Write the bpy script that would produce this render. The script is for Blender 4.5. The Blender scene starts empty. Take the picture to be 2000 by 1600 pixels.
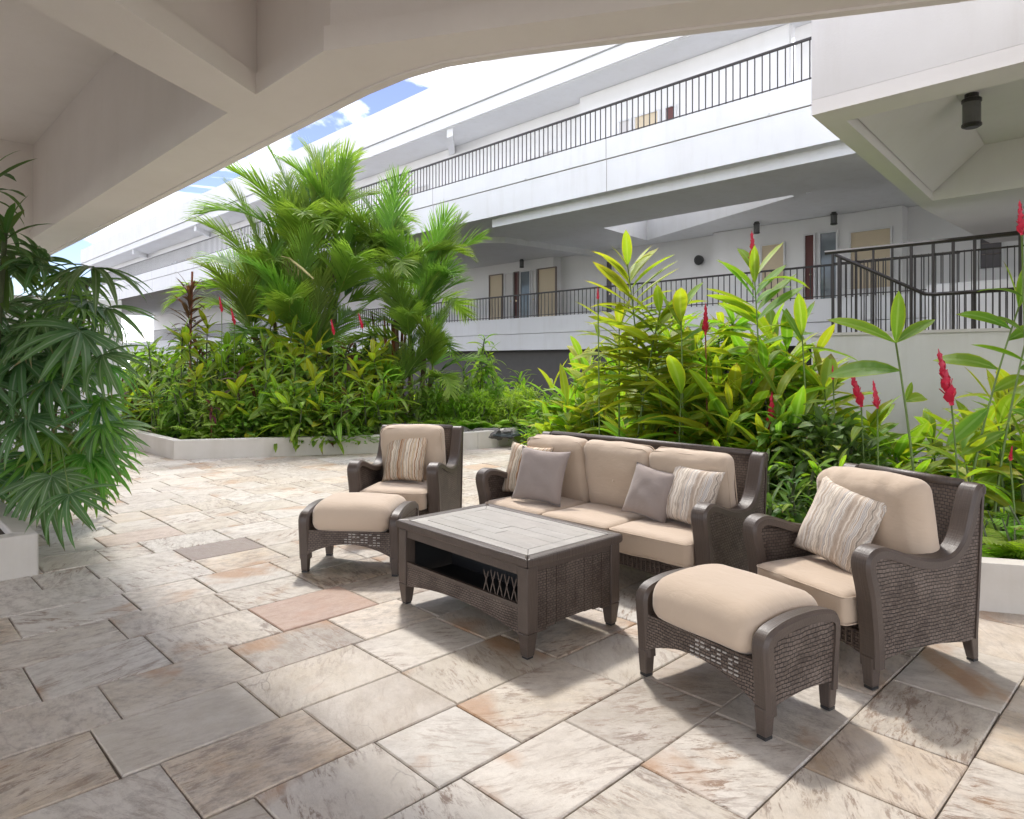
import bpy, bmesh, math, random
from mathutils import Vector, Matrix, noise
from mathutils.geometry import tessellate_polygon
rnd = random.Random(7)
R = math.radians
PI = math.pi
sc = bpy.context.scene
COL = sc.collection

# ------------------------------------------------------------------ camera, light, exposure
EYE = 1.5
HEAD = R(44.2)                      # camera heading, clockwise from +Y
cam_d = bpy.data.cameras.new('camera')
cam = bpy.data.objects.new('camera', cam_d)
COL.objects.link(cam)
cam.location = (0, 0, EYE)
cam.rotation_euler = (R(90), 0, -HEAD)
cam_d.sensor_width = 36
cam_d.lens = 24.2
cam_d.shift_y = -0.0475
cam_d.clip_start = 0.05
cam_d.clip_end = 600
sc.camera = cam

SUN_AZ = R(34)                      # clockwise from +Y
SUN_EL = R(54)
w = bpy.data.worlds.new('World')
sc.world = w
w.use_nodes = True
wt = w.node_tree
wt.nodes.clear()
def wn(t, **k):
    n = wt.nodes.new(t)
    for a, b in k.items(): setattr(n, a, b)
    return n
sky = wn('ShaderNodeTexSky', sky_type='NISHITA', sun_disc=False, sun_elevation=SUN_EL, sun_rotation=SUN_AZ, air_density=1.0, dust_density=0.15, ozone_density=3.0)
tc = wn('ShaderNodeTexCoord')
mp = wn('ShaderNodeMapping'); mp.inputs['Scale'].default_value = (1.6, 1.6, 5.0); mp.inputs['Rotation'].default_value = (0.1, 0.25, 0.4); mp.inputs['Location'].default_value = (3.1, 0.4, 1.7)
nz = wn('ShaderNodeTexNoise'); nz.inputs['Scale'].default_value = 1.5; nz.inputs['Detail'].default_value = 9; nz.inputs['Roughness'].default_value = 0.55; nz.inputs['Distortion'].default_value = 0.35
cr = wn('ShaderNodeValToRGB')
cr.color_ramp.elements[0].position = 0.47; cr.color_ramp.elements[0].color = (0, 0, 0, 1)
cr.color_ramp.elements[1].position = 0.60; cr.color_ramp.elements[1].color = (1, 1, 1, 1)
mx = wn('ShaderNodeMix', data_type='RGBA')
bg = wn('ShaderNodeBackground'); bg.inputs['Strength'].default_value = 0.15
wo = wn('ShaderNodeOutputWorld')
L = wt.links.new
L(tc.outputs['Generated'], mp.inputs['Vector']); L(mp.outputs[0], nz.inputs['Vector'])
L(nz.outputs['Fac'], cr.inputs['Fac']); L(cr.outputs['Color'], mx.inputs['Factor'])
hs = wn('ShaderNodeHueSaturation'); hs.inputs['Hue'].default_value = 0.525; hs.inputs['Saturation'].default_value = 1.0; hs.inputs['Value'].default_value = 0.46
L(sky.outputs['Color'], hs.inputs['Color']); L(hs.outputs['Color'], mx.inputs['A']); mx.inputs['B'].default_value = (16, 16, 16.4, 1)
L(mx.outputs['Result'], bg.inputs['Color']); L(bg.outputs[0], wo.inputs['Surface'])

sd = bpy.data.lights.new('sun', 'SUN')
sd.energy = 1.3; sd.angle = R(5.0); sd.color = (1.0, 0.95, 0.87)
sun = bpy.data.objects.new('sun', sd); COL.objects.link(sun)
sdir = Vector((math.sin(SUN_AZ)*math.cos(SUN_EL), math.cos(SUN_AZ)*math.cos(SUN_EL), math.sin(SUN_EL)))
sun.rotation_euler = sdir.to_track_quat('Z', 'Y').to_euler()
sun.location = (0, 0, 30)

sc.view_settings.view_transform = 'Standard'
sc.view_settings.look = 'None'
sc.view_settings.exposure = 1.35
sc.view_settings.gamma = 1
sc.view_settings.use_curve_mapping = False
cy = sc.cycles
cy.max_bounces = 10; cy.diffuse_bounces = 7; cy.glossy_bounces = 3; cy.transmission_bounces = 6; cy.transparent_max_bounces = 6
cy.use_denoising = True
cy.sample_clamp_indirect = 6

# ------------------------------------------------------------------ plan helpers
FX = 1345.0
def at(px, d, z=0.0):
    """point seen at photo column px, at depth d from the camera, height z"""
    l = (px-1000)/FX*d
    return Vector((d*math.sin(HEAD)+l*math.cos(HEAD), d*math.cos(HEAD)-l*math.sin(HEAD), z))
def zat(py, d):
    return EYE + (705-py)/FX*d

# ------------------------------------------------------------------ object helpers
def link(name, data, parent=None, loc=None, mat=None):
    o = bpy.data.objects.new(name, data)
    COL.objects.link(o)
    if parent is not None: o.parent = parent
    if loc is not None: o.location = loc
    if mat is not None: data.materials.append(mat)
    return o
def tag(o, label=None, cat=None, group=None, kind=None):
    if label: o['label'] = label
    if cat: o['category'] = cat
    if group: o['group'] = group
    if kind: o['kind'] = kind
    return o
def thing(name, label, cat, loc=(0, 0, 0), rz=0, group=None):
    o = bpy.data.objects.new(name, None); COL.objects.link(o)
    o.location = loc; o.rotation_euler = (0, 0, rz)
    o.empty_display_size = 0.1
    return tag(o, label, cat, group)

class MB:
    """collects shapes, then becomes one mesh"""
    def __init__(s): s.v = []; s.f = []; s.uv = None
    def add(s, vs, fs):
        b = len(s.v); s.v += [tuple(v) for v in vs]; s.f += [tuple(i+b for i in f) for f in fs]
        return s
    def box(s, x0, x1, y0, y1, z0, z1):
        return s.add([(x0,y0,z0),(x1,y0,z0),(x1,y1,z0),(x0,y1,z0),(x0,y0,z1),(x1,y0,z1),(x1,y1,z1),(x0,y1,z1)],
                     [(0,3,2,1),(4,5,6,7),(0,1,5,4),(1,2,6,5),(2,3,7,6),(3,0,4,7)])
    def frustum(s, c, w0, d0, w1, d1, z0, z1, off=(0, 0)):
        x, y = c; a, b = off
        return s.add([(x-w0/2,y-d0/2,z0),(x+w0/2,y-d0/2,z0),(x+w0/2,y+d0/2,z0),(x-w0/2,y+d0/2,z0),
                      (x+a-w1/2,y+b-d1/2,z1),(x+a+w1/2,y+b-d1/2,z1),(x+a+w1/2,y+b+d1/2,z1),(x+a-w1/2,y+b+d1/2,z1)],
                     [(0,3,2,1),(4,5,6,7),(0,1,5,4),(1,2,6,5),(2,3,7,6),(3,0,4,7)])
    def prism(s, pts, z0, z1, holes=(), top=True, bottom=True):
        """pts = plan polygon (ccw), holes = list of polygons"""
        rings = [list(pts)] + [list(h) for h in holes]
        flat = [p for r in rings for p in r]
        tri = tessellate_polygon([[Vector((p[0], p[1], 0)) for p in r] for r in rings])
        n = len(flat); b = len(s.v)
        s.v += [(p[0], p[1], z0) for p in flat] + [(p[0], p[1], z1) for p in flat]
        for t in tri:
            a, c, d = [flat[i] for i in t]
            ar = (c[0]-a[0])*(d[1]-a[1])-(c[1]-a[1])*(d[0]-a[0])
            t = tuple(t) if ar > 0 else tuple(reversed(t))
            if bottom: s.f.append(tuple(b+i for i in reversed(t)))
            if top: s.f.append(tuple(b+n+i for i in t))
        k = 0
        for r in rings:
            m = len(r)
            for i in range(m):
                j = (i+1) % m
                s.f.append((b+k+i, b+k+j, b+n+k+j, b+n+k+i))
            k += m
        return s
    def extr(s, prof, a0, a1, axis='x'):
        """closed profile in the plane across the axis, pushed along it"""
        n = len(prof)
        if axis == 'x': vs = [(a0, p[0], p[1]) for p in prof] + [(a1, p[0], p[1]) for p in prof]
        else: vs = [(p[0], a0, p[1]) for p in prof] + [(p[0], a1, p[1]) for p in prof]
        fs = [(i, (i+1) % n, n+(i+1) % n, n+i) for i in range(n)]
        b = len(s.v); s.add(vs, fs)
        tri = tessellate_polygon([[Vector((p[0], p[1], 0)) for p in prof]])
        for t in tri:
            s.f.append(tuple(b+i for i in t)); s.f.append(tuple(b+n+i for i in reversed(t)))
        return s
    def tube(s, pts, rads, seg=7, cap=True):
        pts = [Vector(p) for p in pts]; n = len(pts); b = len(s.v)
        if not hasattr(rads, '__len__'): rads = [rads]*n
        ref = Vector((0.13, 0.21, 1)).normalized()
        for i, p in enumerate(pts):
            t = (pts[min(i+1, n-1)]-pts[max(i-1, 0)]).normalized()
            u = t.cross(ref)
            if u.length < 0.05: u = t.cross(Vector((1, 0, 0)))
            u.normalize(); v = t.cross(u)
            for k in range(seg):
                a = 2*PI*k/seg
                s.v.append(tuple(p+(u*math.cos(a)+v*math.sin(a))*rads[i]))
        for i in range(n-1):
            for k in range(seg):
                s.f.append((b+i*seg+k, b+i*seg+(k+1) % seg, b+(i+1)*seg+(k+1) % seg, b+(i+1)*seg+k))
        if cap:
            s.f.append(tuple(b+k for k in range(seg))); s.f.append(tuple(b+(n-1)*seg+k for k in reversed(range(seg))))
        return s
    def band(s, path, x0, x1, th):
        """ribbon of width x0..x1 following path in (y, z), thickness th inwards"""
        if len(path) > 4:
            src = [Vector((p[0], p[1])) for p in path]; pp = []
            for i in range(len(src)-1):
                a0, a1, a2, a3 = src[max(i-1, 0)], src[i], src[i+1], src[min(i+2, len(src)-1)]
                for k in range(3):
                    u = k/3
                    pp.append(0.5*((2*a1)+(a2-a0)*u+(2*a0-5*a1+4*a2-a3)*u*u+(3*a1-a0-3*a2+a3)*u**3))
            pp.append(src[-1]); n = len(pp)
        else:
            n = len(path); pp = [Vector((p[0], p[1])) for p in path]
        out = []
        for i in range(n):
            t = (pp[min(i+1, n-1)]-pp[max(i-1, 0)]).normalized()
            nn = Vector((t.y, -t.x))
            out.append((pp[i], pp[i]+nn*th))
        e = 0.014
        b = len(s.v)
        for o_, i_ in out:
            d = (i_-o_).normalized()
            oc = o_+d*e
            s.v += [(x0, oc.x, oc.y), (x0+e, o_.x, o_.y), (x1-e, o_.x, o_.y), (x1, oc.x, oc.y), (x1, i_.x, i_.y), (x0, i_.x, i_.y)]
        for i in range(n-1):
            for k in range(6):
                s.f.append((b+i*6+k, b+i*6+(k+1) % 6, b+(i+1)*6+(k+1) % 6, b+(i+1)*6+k))
        s.f.append(tuple(b+k for k in range(6))); s.f.append(tuple(b+(n-1)*6+k for k in reversed(range(6))))
        return s
    def mesh(s, name, smooth=False, uvbox=False, fix=True):
        me = bpy.data.meshes.new(name)
        me.from_pydata(s.v, [], s.f)
        if fix:
            bm = bmesh.new(); bm.from_mesh(me)
            bmesh.ops.recalc_face_normals(bm, faces=bm.faces)
            bm.to_mesh(me); bm.free()
        if uvbox: box_uv(me)
        if smooth: me.polygons.foreach_set('use_smooth', [True]*len(me.polygons))
        me.update()
        if smooth == 'edges': me.set_sharp_from_angle(angle=R(32))
        return me
    def build(s, name, mat, parent=None, loc=None, smooth=False, uvbox=False, bevel=0, fix=True):
        me = s.mesh(name, smooth, uvbox, fix)
        o = link(name, me, parent, loc, mat)
        if bevel:
            m = o.modifiers.new('bevel', 'BEVEL'); m.width = bevel; m.segments = 2; m.limit_method = 'ANGLE'; m.angle_limit = R(35)
        return o
def box_uv(me):
    uv = me.uv_layers.new(name='UVMap').data
    for p in me.polygons:
        n = p.normal; a = [abs(n.x), abs(n.y), abs(n.z)]
        m = a.index(max(a))
        for li in p.loop_indices:
            c = me.vertices[me.loops[li].vertex_index].co
            uv[li].uv = (c.y, c.z) if m == 0 else (c.x, c.z) if m == 1 else (c.x, c.y)

# ------------------------------------------------------------------ materials
def srgb(r, g, b):
    f = lambda c: (c/255/12.92 if c/255 <= 0.04045 else ((c/255+0.055)/1.055)**2.4)
    return (f(r), f(g), f(b), 1)
class NT:
    def __init__(s, name):
        s.m = bpy.data.materials.new(name); s.m.use_nodes = True
        s.t = s.m.node_tree; s.t.nodes.clear()
        s.out = s.n('ShaderNodeOutputMaterial')
    def n(s, t, **k):
        x = s.t.nodes.new(t)
        for a, b in k.items():
            if hasattr(x, a) and not a[0].isupper(): setattr(x, a, b)
            else: x.inputs[a.replace('_', ' ')].default_value = b
        return x
    def l(s, a, b): s.t.links.new(a, b)
    def noise(s, vec, scale, detail=4, rough=0.5, dist=0.0):
        x = s.n('ShaderNodeTexNoise'); x.inputs['Scale'].default_value = scale; x.inputs['Detail'].default_value = detail
        x.inputs['Roughness'].default_value = rough; x.inputs['Distortion'].default_value = dist
        if vec is not None: s.l(vec, x.inputs['Vector'])
        return x.outputs['Fac']
    def ramp(s, fac, els, interp='LINEAR'):
        x = s.n('ShaderNodeValToRGB'); r = x.color_ramp; r.interpolation = interp
        while len(r.elements) < len(els): r.elements.new(0.5)
        for e, (p, c) in zip(r.elements, els):
            e.position = p; e.color = c if len(c) == 4 else (*c, 1)
        s.l(fac, x.inputs['Fac']); return x.outputs['Color']
    def mix(s, fac, a, b, mode='MIX'):
        x = s.n('ShaderNodeMix', data_type='RGBA', blend_type=mode)
        for v, i in ((fac, 'Factor'), (a, 'A'), (b, 'B')):
            if hasattr(v, 'is_linked'): s.l(v, x.inputs[i])
            else: x.inputs[i].default_value = v
        return x.outputs['Result']
    def math(s, op, a, b=0.0):
        x = s.n('ShaderNodeMath', operation=op)
        for v, i in ((a, 0), (b, 1)):
            if hasattr(v, 'is_linked'): s.l(v, x.inputs[i])
            else: x.inputs[i].default_value = v
        return x.outputs[0]
    def mapping(s, vec, scale=(1, 1, 1), rot=(0, 0, 0), loc=(0, 0, 0)):
        x = s.n('ShaderNodeMapping'); x.inputs['Scale'].default_value = scale; x.inputs['Rotation'].default_value = rot; x.inputs['Location'].default_value = loc
        s.l(vec, x.inputs['Vector']); return x.outputs[0]
    def bump(s, h, strength=0.3, dist=0.01):
        x = s.n('ShaderNodeBump'); x.inputs['Strength'].default_value = strength; x.inputs['Distance'].default_value = dist
        s.l(h, x.inputs['Height']); return x.outputs[0]
    def pbr(s, color, rough=0.6, bump=None, spec=0.5, metallic=0.0, out=True):
        x = s.n('ShaderNodeBsdfPrincipled')
        if hasattr(color, 'is_linked'): s.l(color, x.inputs['Base Color'])
        else: x.inputs['Base Color'].default_value = color if len(color) == 4 else (*color, 1)
        if hasattr(rough, 'is_linked'): s.l(rough, x.inputs['Roughness'])
        else: x.inputs['Roughness'].default_value = rough
        x.inputs['Specular IOR Level'].default_value = spec
        x.inputs['Metallic'].default_value = metallic
        if bump is not None: s.l(bump, x.inputs['Normal'])
        if out: s.l(x.outputs[0], s.out.inputs['Surface'])
        return x
def pos(t): return t.n('ShaderNodeNewGeometry').outputs['Position']
def objc(t): return t.n('ShaderNodeTexCoord').outputs['Object']
def orand(t): return t.n('ShaderNodeObjectInfo').outputs['Random']

def m_plaster(name, c, var=0.06, streak=0.25, sc_=1.0, rough=0.85):
    t = NT(name); p = pos(t)
    a = t.noise(p, 0.7*sc_, 5, 0.6)
    col = t.mix(t.ramp(a, [(0.3, (0, 0, 0)), (0.75, (1, 1, 1))]), (c[0]*(1-var), c[1]*(1-var*1.1), c[2]*(1-var*1.3), 1), (*c[:3], 1))
    st = t.noise(t.mapping(p, (2.2, 2.2, 0.25)), 1.6, 6, 0.65)
    col = t.mix(t.ramp(st, [(0.5, (0, 0, 0)), (0.85, (streak, streak, streak))]), col, (c[0]*0.72, c[1]*0.69, c[2]*0.63, 1))
    fine = t.noise(p, 55, 3, 0.6)
    big = t.noise(p, 2.5, 3, 0.5)
    t.pbr(col, rough, t.bump(t.math('ADD', fine, t.math('MULTIPLY', big, 3.0)), 0.25, 0.004), 0.3)
    return t.m
M_deck = m_plaster('painted concrete soffit', (0.83, 0.80, 0.77), 0.07, 0.12)
M_white = m_plaster('white painted concrete', (0.76, 0.765, 0.775), 0.08, 0.4)
M_wall = m_plaster('white wall paint', (0.82, 0.815, 0.815), 0.05, 0.15)
M_garden = m_plaster('weathered white garden wall', (0.66, 0.645, 0.61), 0.10, 0.45)
M_curb = m_plaster('painted planter curb', (0.64, 0.61, 0.57), 0.18, 0.6, 2.0)
M_roofw = m_plaster('white roof edge', (0.74, 0.745, 0.755), 0.06, 0.3)

def m_simple(name, c, rough=0.5, var=0.15, scale=20, metallic=0, spec=0.5, bs=0.15):
    t = NT(name); p = objc(t)
    a = t.noise(p, scale, 4, 0.6)
    t.pbr(t.mix(a, tuple(x*(1-var) for x in c[:3])+(1,), tuple(min(1, x*(1+var)) for x in c[:3])+(1,)), rough, t.bump(a, bs, 0.003), spec, metallic)
    return t.m
M_rail = m_simple('dark bronze railing paint', (0.03, 0.024, 0.022), 0.45, 0.25)
M_lamp = m_simple('dark lamp housing', (0.035, 0.032, 0.032), 0.4)
M_lampglass = m_simple('smoked lamp glass', (0.13, 0.13, 0.13), 0.15)
M_door = m_simple('maroon door paint', (0.11, 0.03, 0.025), 0.5)
M_blind = m_simple('cream window blind', (0.62, 0.52, 0.37), 0.8, 0.05)
M_frame = m_simple('window frame brown', (0.16, 0.12, 0.10), 0.5)
M_whitedoor = m_simple('pale panel door', (0.6, 0.58, 0.56), 0.6, 0.05)
M_glass = m_simple('dim window glass', (0.16, 0.19, 0.21), 0.08, 0.3, 3, 0, 0.8)
M_darkglass_shade = m_simple('dark louvre and recess shade', (0.05, 0.04, 0.04), 0.3, 0.3, 5)
M_brass = m_simple('brushed metal knob', (0.5, 0.4, 0.25), 0.3, 0.1, 20, 1.0)
M_soil = m_simple('damp planter soil', (0.045, 0.033, 0.022), 0.95, 0.5, 14, bs=0.8)
M_rock = m_simple('river rock', (0.13, 0.12, 0.11), 0.7, 0.5, 5, bs=0.6)
M_trunk = m_simple('palm cane bark', (0.16, 0.11, 0.055), 0.8, 0.4, 12, bs=0.5)
M_trunkred = m_simple('reddish cane sheath', (0.24, 0.075, 0.035), 0.6, 0.4, 12)
M_stem = m_simple('green cane', (0.13, 0.20, 0.045), 0.5, 0.35, 9)
M_stemdk = m_simple('grey green cane', (0.09, 0.11, 0.05), 0.6, 0.35, 9)
M_deadleaf = m_simple('dry leaf', (0.26, 0.17, 0.085), 0.8, 0.4, 6)
M_black = m_simple('black plastic and slot shade', (0.02, 0.02, 0.02), 0.5)
M_labelw = m_simple('white care label', (0.7, 0.7, 0.7), 0.7)

def m_leaf(name, base, tip, midrib=None, rough=0.42, trans=0.45, edge=None, var=0.35):
    t = NT(name)
    uv = t.n('ShaderNodeUVMap').outputs[0]
    sx = t.n('ShaderNodeSeparateXYZ'); t.l(uv, sx.inputs[0])
    r = orand(t)
    c = t.mix(sx.outputs[0], base, tip)
    n = t.noise(objc(t), 9, 3, 0.6)
    c = t.mix(t.math('MULTIPLY', n, 0.5), c, (base[0]*0.5, base[1]*0.55, base[2]*0.5, 1))
    # v runs 0..1 across, 0.5 = midrib
    ab = t.math('ABSOLUTE', t.math('SUBTRACT', sx.outputs[1], 0.5))
    if midrib: c = t.mix(t.ramp(ab, [(0.0, (1, 1, 1)), (0.05, (1, 1, 1)), (0.11, (0, 0, 0))]), c, midrib)
    if edge: c = t.mix(t.ramp(ab, [(0.36, (0, 0, 0)), (0.47, (0.85, 0.85, 0.85))]), c, edge)
    tipn = t.noise(objc(t), 14, 3, 0.6)
    tb = t.math('ADD', t.math('ADD', sx.outputs[0], t.math('MULTIPLY', t.math('SUBTRACT', tipn, 0.5), 0.35)), t.math('MULTIPLY', t.math('SUBTRACT', r, 0.6), 0.14))
    c = t.mix(t.ramp(tb, [(0.92, (0, 0, 0)), (0.99, (0.85, 0.85, 0.85))]), c, (0.22, 0.14, 0.06, 1))
    c = t.mix(t.ramp(t.noise(objc(t), 23, 2, 0.6), [(0.70, (0, 0, 0)), (0.76, (0.5, 0.5, 0.5))]), c, (0.25, 0.2, 0.08, 1))
    vn = t.n('ShaderNodeTexWave', wave_type='BANDS'); t.l(t.mapping(uv, (3.0, 1, 1), (0, 0, 0.6)), vn.inputs['Vector']); vn.inputs['Scale'].default_value = 7
    hsv = t.n('ShaderNodeHueSaturation')
    t.l(c, hsv.inputs['Color'])
    t.l(t.math('ADD', t.math('MULTIPLY', r, var), 1-var/2), hsv.inputs['Value'])
    r2 = t.math('FRACT', t.math('MULTIPLY', r, 7.31))
    t.l(t.math('ADD', t.math('MULTIPLY', r2, 0.045), 0.478), hsv.inputs['Hue'])
    c = hsv.outputs[0]
    b = t.pbr(c, rough, t.bump(vn.outputs['Fac'], 0.5, 0.004), 0.45, out=False)
    tr = t.n('ShaderNodeBsdfTranslucent')
    bright = t.mix(1.0, c, (1.35, 1.5, 0.7, 1), 'MULTIPLY')
    t.l(bright, tr.inputs['Color'])
    ms = t.n('ShaderNodeMixShader'); ms.inputs[0].default_value = trans
    t.l(b.outputs[0], ms.inputs[1]); t.l(tr.outputs[0], ms.inputs[2]); t.l(ms.outputs[0], t.out.inputs['Surface'])
    return t.m
LF_ginger = m_leaf('ginger leaf', (0.17, 0.33, 0.025, 1), (0.30, 0.46, 0.035, 1), (0.28, 0.42, 0.09, 1), edge=(0.34, 0.40, 0.03, 1), trans=0.5)
LF_yellow = m_leaf('yellow ginger leaf', (0.27, 0.38, 0.025, 1), (0.46, 0.48, 0.03, 1), (0.36, 0.42, 0.08, 1), edge=(0.46, 0.40, 0.03, 1), trans=0.5)
LF_ti = m_leaf('ti leaf', (0.17, 0.31, 0.035, 1), (0.32, 0.46, 0.07, 1), (0.34, 0.46, 0.12, 1), trans=0.5, var=0.55)
LF_dark = m_leaf('dark leaf', (0.07, 0.15, 0.025, 1), (0.13, 0.24, 0.04, 1), (0.09, 0.16, 0.05, 1), trans=0.3, var=0.5)
LF_bronze = m_leaf('bronze leaf', (0.10, 0.05, 0.03, 1), (0.17, 0.075, 0.045, 1), (0.2, 0.09, 0.05, 1), trans=0.3)
LF_crimson = m_leaf('crimson leaf', (0.09, 0.012, 0.025, 1), (0.15, 0.02, 0.035, 1), trans=0.3)
LF_palm = m_leaf('palm leaflet', (0.13, 0.27, 0.035, 1), (0.36, 0.50, 0.09, 1), trans=0.42, var=0.4)
LF_rhapis = m_leaf('fan palm blade', (0.075, 0.17, 0.055, 1), (0.14, 0.27, 0.075, 1), (0.22, 0.30, 0.18, 1), 0.33, trans=0.28, var=0.35)
LF_rhapisy = m_leaf('young fan palm blade', (0.10, 0.27, 0.03, 1), (0.20, 0.38, 0.05, 1), (0.2, 0.32, 0.08, 1), 0.4, trans=0.42, var=0.3)
LF_fern = m_leaf('fern frond', (0.21, 0.38, 0.03, 1), (0.34, 0.50, 0.05, 1), trans=0.45, var=0.4)
LF_shrub = m_leaf('shrub leaf', (0.15, 0.28, 0.035, 1), (0.28, 0.42, 0.05, 1), trans=0.48, var=0.5)
LF_grass = m_leaf('grey green ground cover', (0.10, 0.13, 0.06, 1), (0.20, 0.23, 0.11, 1), trans=0.35)
def m_flower():
    t = NT('red ginger bract'); n = t.noise(objc(t), 30, 3, 0.6)
    t.pbr(t.mix(n, (0.42, 0.006, 0.03, 1), (0.72, 0.03, 0.09, 1)), 0.4, t.bump(n, 0.3, 0.004)); return t.m
M_flower = m_flower()

# wicker: woven strands seen in box uv, metres
def m_wicker(name, tone=1.0, sx_=0.024, sy_=0.013):
    t = NT(name)
    uv = t.n('ShaderNodeUVMap').outputs[0]
    wob = t.noise(uv, 7, 2, 0.5)
    nzv = t.n('ShaderNodeTexNoise'); nzv.inputs['Scale'].default_value = 9; t.l(uv, nzv.inputs['Vector'])
    v = t.n('ShaderNodeVectorMath', operation='MULTIPLY_ADD'); t.l(nzv.outputs['Color'], v.inputs[0]); v.inputs[1].default_value = (0.02, 0.02, 0); t.l(uv, v.inputs[2])
    br = t.n('ShaderNodeTexBrick', offset=0.5)
    t.l(v.outputs[0], br.inputs['Vector'])
    br.inputs['Scale'].default_value = 1.0; br.inputs['Brick Width'].default_value = sx_; br.inputs['Row Height'].default_value = sy_
    br.inputs['Mortar Size'].default_value = 0.0022; br.inputs['Mortar Smooth'].default_value = 0.8; br.inputs['Bias'].default_value = 0.0
    br.inputs['Color1'].default_value = (0.070*tone, 0.048*tone, 0.037*tone, 1); br.inputs['Color2'].default_value = (0.125*tone, 0.092*tone, 0.073*tone, 1)
    br.inputs['Mortar'].default_value = (0.016, 0.011, 0.009, 1)
    patch = t.noise(objc(t), 6, 3, 0.6)  # painted weave highlights: strands coloured lighter in random patches
    c = t.mix(t.ramp(patch, [(0.40, (0, 0, 0)), (0.70, (0.6, 0.6, 0.6))]), br.outputs['Color'], t.mix(br.outputs['Fac'], (0.23*tone, 0.18*tone, 0.15*tone, 1), (0.03, 0.022, 0.018, 1)))
    fib = t.noise(t.mapping(uv, (25, 400, 1)), 3, 2, 0.5)
    inv = t.math('SUBTRACT', 1.0, br.outputs['Fac'])
    b1 = t.bump(t.math('ADD', inv, t.math('MULTIPLY', fib, 0.25)), 0.9, 0.006)
    t.pbr(c, 0.48, b1, 0.45)
    return t.m
M_wick = m_wicker('woven brown wicker')
M_wickL = m_wicker('coarse woven wicker', 1.0, 0.026, 0.017)
def m_band():
    t = NT('wrapped wicker band')
    o = objc(t)
    s1 = t.noise(t.mapping(o, (260, 9, 9)), 1.0, 3, 0.5)
    s2 = t.noise(t.mapping(o, (12, 120, 120)), 1.0, 2, 0.5)
    patch = t.noise(o, 5, 3, 0.5)
    h = t.math('ADD', s1, t.math('MULTIPLY', s2, 0.6))
    c = t.mix(s1, (0.036, 0.025, 0.019, 1), (0.092, 0.066, 0.052, 1))
    c = t.mix(t.math('MULTIPLY', patch, 0.35), c, (0.12, 0.092, 0.076, 1))
    t.pbr(c, 0.42, t.bump(h, 0.5, 0.004), 0.5)
    return t.m
M_band = m_band()
def m_fabric(name, c, var=0.05):
    t = NT(name); o = objc(t)
    a = t.noise(o, 5, 4, 0.6)
    wv = t.noise(t.mapping(o, (420, 420, 420)), 1.0, 2, 0.5)
    wr = t.math('ADD', t.noise(t.mapping(o, (6, 9, 3)), 1.0, 3, 0.45, 0.6), t.math('MULTIPLY', t.noise(t.mapping(o, (14, 30, 10)), 1.0, 3, 0.55, 1.2), 0.35))
    col = t.mix(a, tuple(x*(1-var) for x in c)+(1,), tuple(x*(1+var) for x in c)+(1,))
    col = t.mix(t.math('MULTIPLY', wv, 0.25), col, tuple(x*0.75 for x in c)+(1,))
    x = t.pbr(col, 0.9, t.bump(t.math('ADD', t.math('MULTIPLY', wv, 0.03), wr), 0.35, 0.02), 0.2)
    x.inputs['Sheen Weight'].default_value = 0.25
    return t.m
M_cush = m_fabric('beige cushion canvas', (0.53, 0.42, 0.32))
M_grey = m_fabric('taupe grey cushion fabric', (0.30, 0.25, 0.225))
def m_stripe(name, warm, sc_):
    t = NT(name); o = objc(t)
    wob = t.noise(t.mapping(o, (3, 1, 9)), 1.6, 3, 0.6)
    sx = t.n('ShaderNodeSeparateXYZ'); t.l(o, sx.inputs[0])
    u = t.math('ADD', t.math('MULTIPLY', sx.outputs[0], sc_), t.math('MULTIPLY', wob, 0.55))
    n1 = t.n('ShaderNodeTexNoise', noise_dimensions='1D'); n1.inputs['Scale'].default_value = 2.4; n1.inputs['Detail'].default_value = 2.5; n1.inputs['Roughness'].default_value = 0.62
    t.l(u, n1.inputs['W'])
    if warm: els = [(0.30, srgb(120, 88, 66)), (0.40, srgb(176, 138, 104)), (0.46, srgb(225, 214, 195)), (0.52, srgb(150, 140, 128)), (0.58, srgb(214, 190, 158)), (0.66, srgb(134, 84, 66)), (0.74, srgb(232, 224, 208))]
    else: els = [(0.30, srgb(150, 138, 128)), (0.40, srgb(220, 208, 192)), (0.46, srgb(176, 158, 142)), (0.52, srgb(235, 226, 212)), (0.58, srgb(170, 164, 162)), (0.66, srgb(225, 206, 184)), (0.74, srgb(158, 138, 120))]
    c = t.ramp(n1.outputs['Fac'], els)
    sp = t.noise(t.mapping(o, (60, 30, 12)), 1.0, 4, 0.7)
    c = t.mix(t.ramp(sp, [(0.5, (0, 0, 0)), (0.72, (0.55, 0.55, 0.55))]), c, srgb(110, 95, 85))
    t.pbr(c, 0.9, t.bump(t.math('ADD', sp, n1.outputs['Fac']), 0.35, 0.006), 0.2)
    return t.m
M_strW = m_stripe('warm striped fabric', True, 15.0)
M_strP = m_stripe('pale striped fabric', False, 12.0)
def m_slate():
    t = NT('pale slate plank')
    o = objc(t); r = orand(t)
    a = t.noise(t.mapping(o, (3.5, 1.2, 1)), 4, 6, 0.6, 0.4)
    c = t.mix(a, srgb(138, 134, 130), srgb(200, 196, 190))
    c = t.mix(t.math('MULTIPLY', r, 0.35), c, srgb(160, 152, 144))
    t.pbr(c, 0.38, t.bump(a, 0.3, 0.004), 0.5)
    return t.m
M_slate = m_slate()
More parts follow.
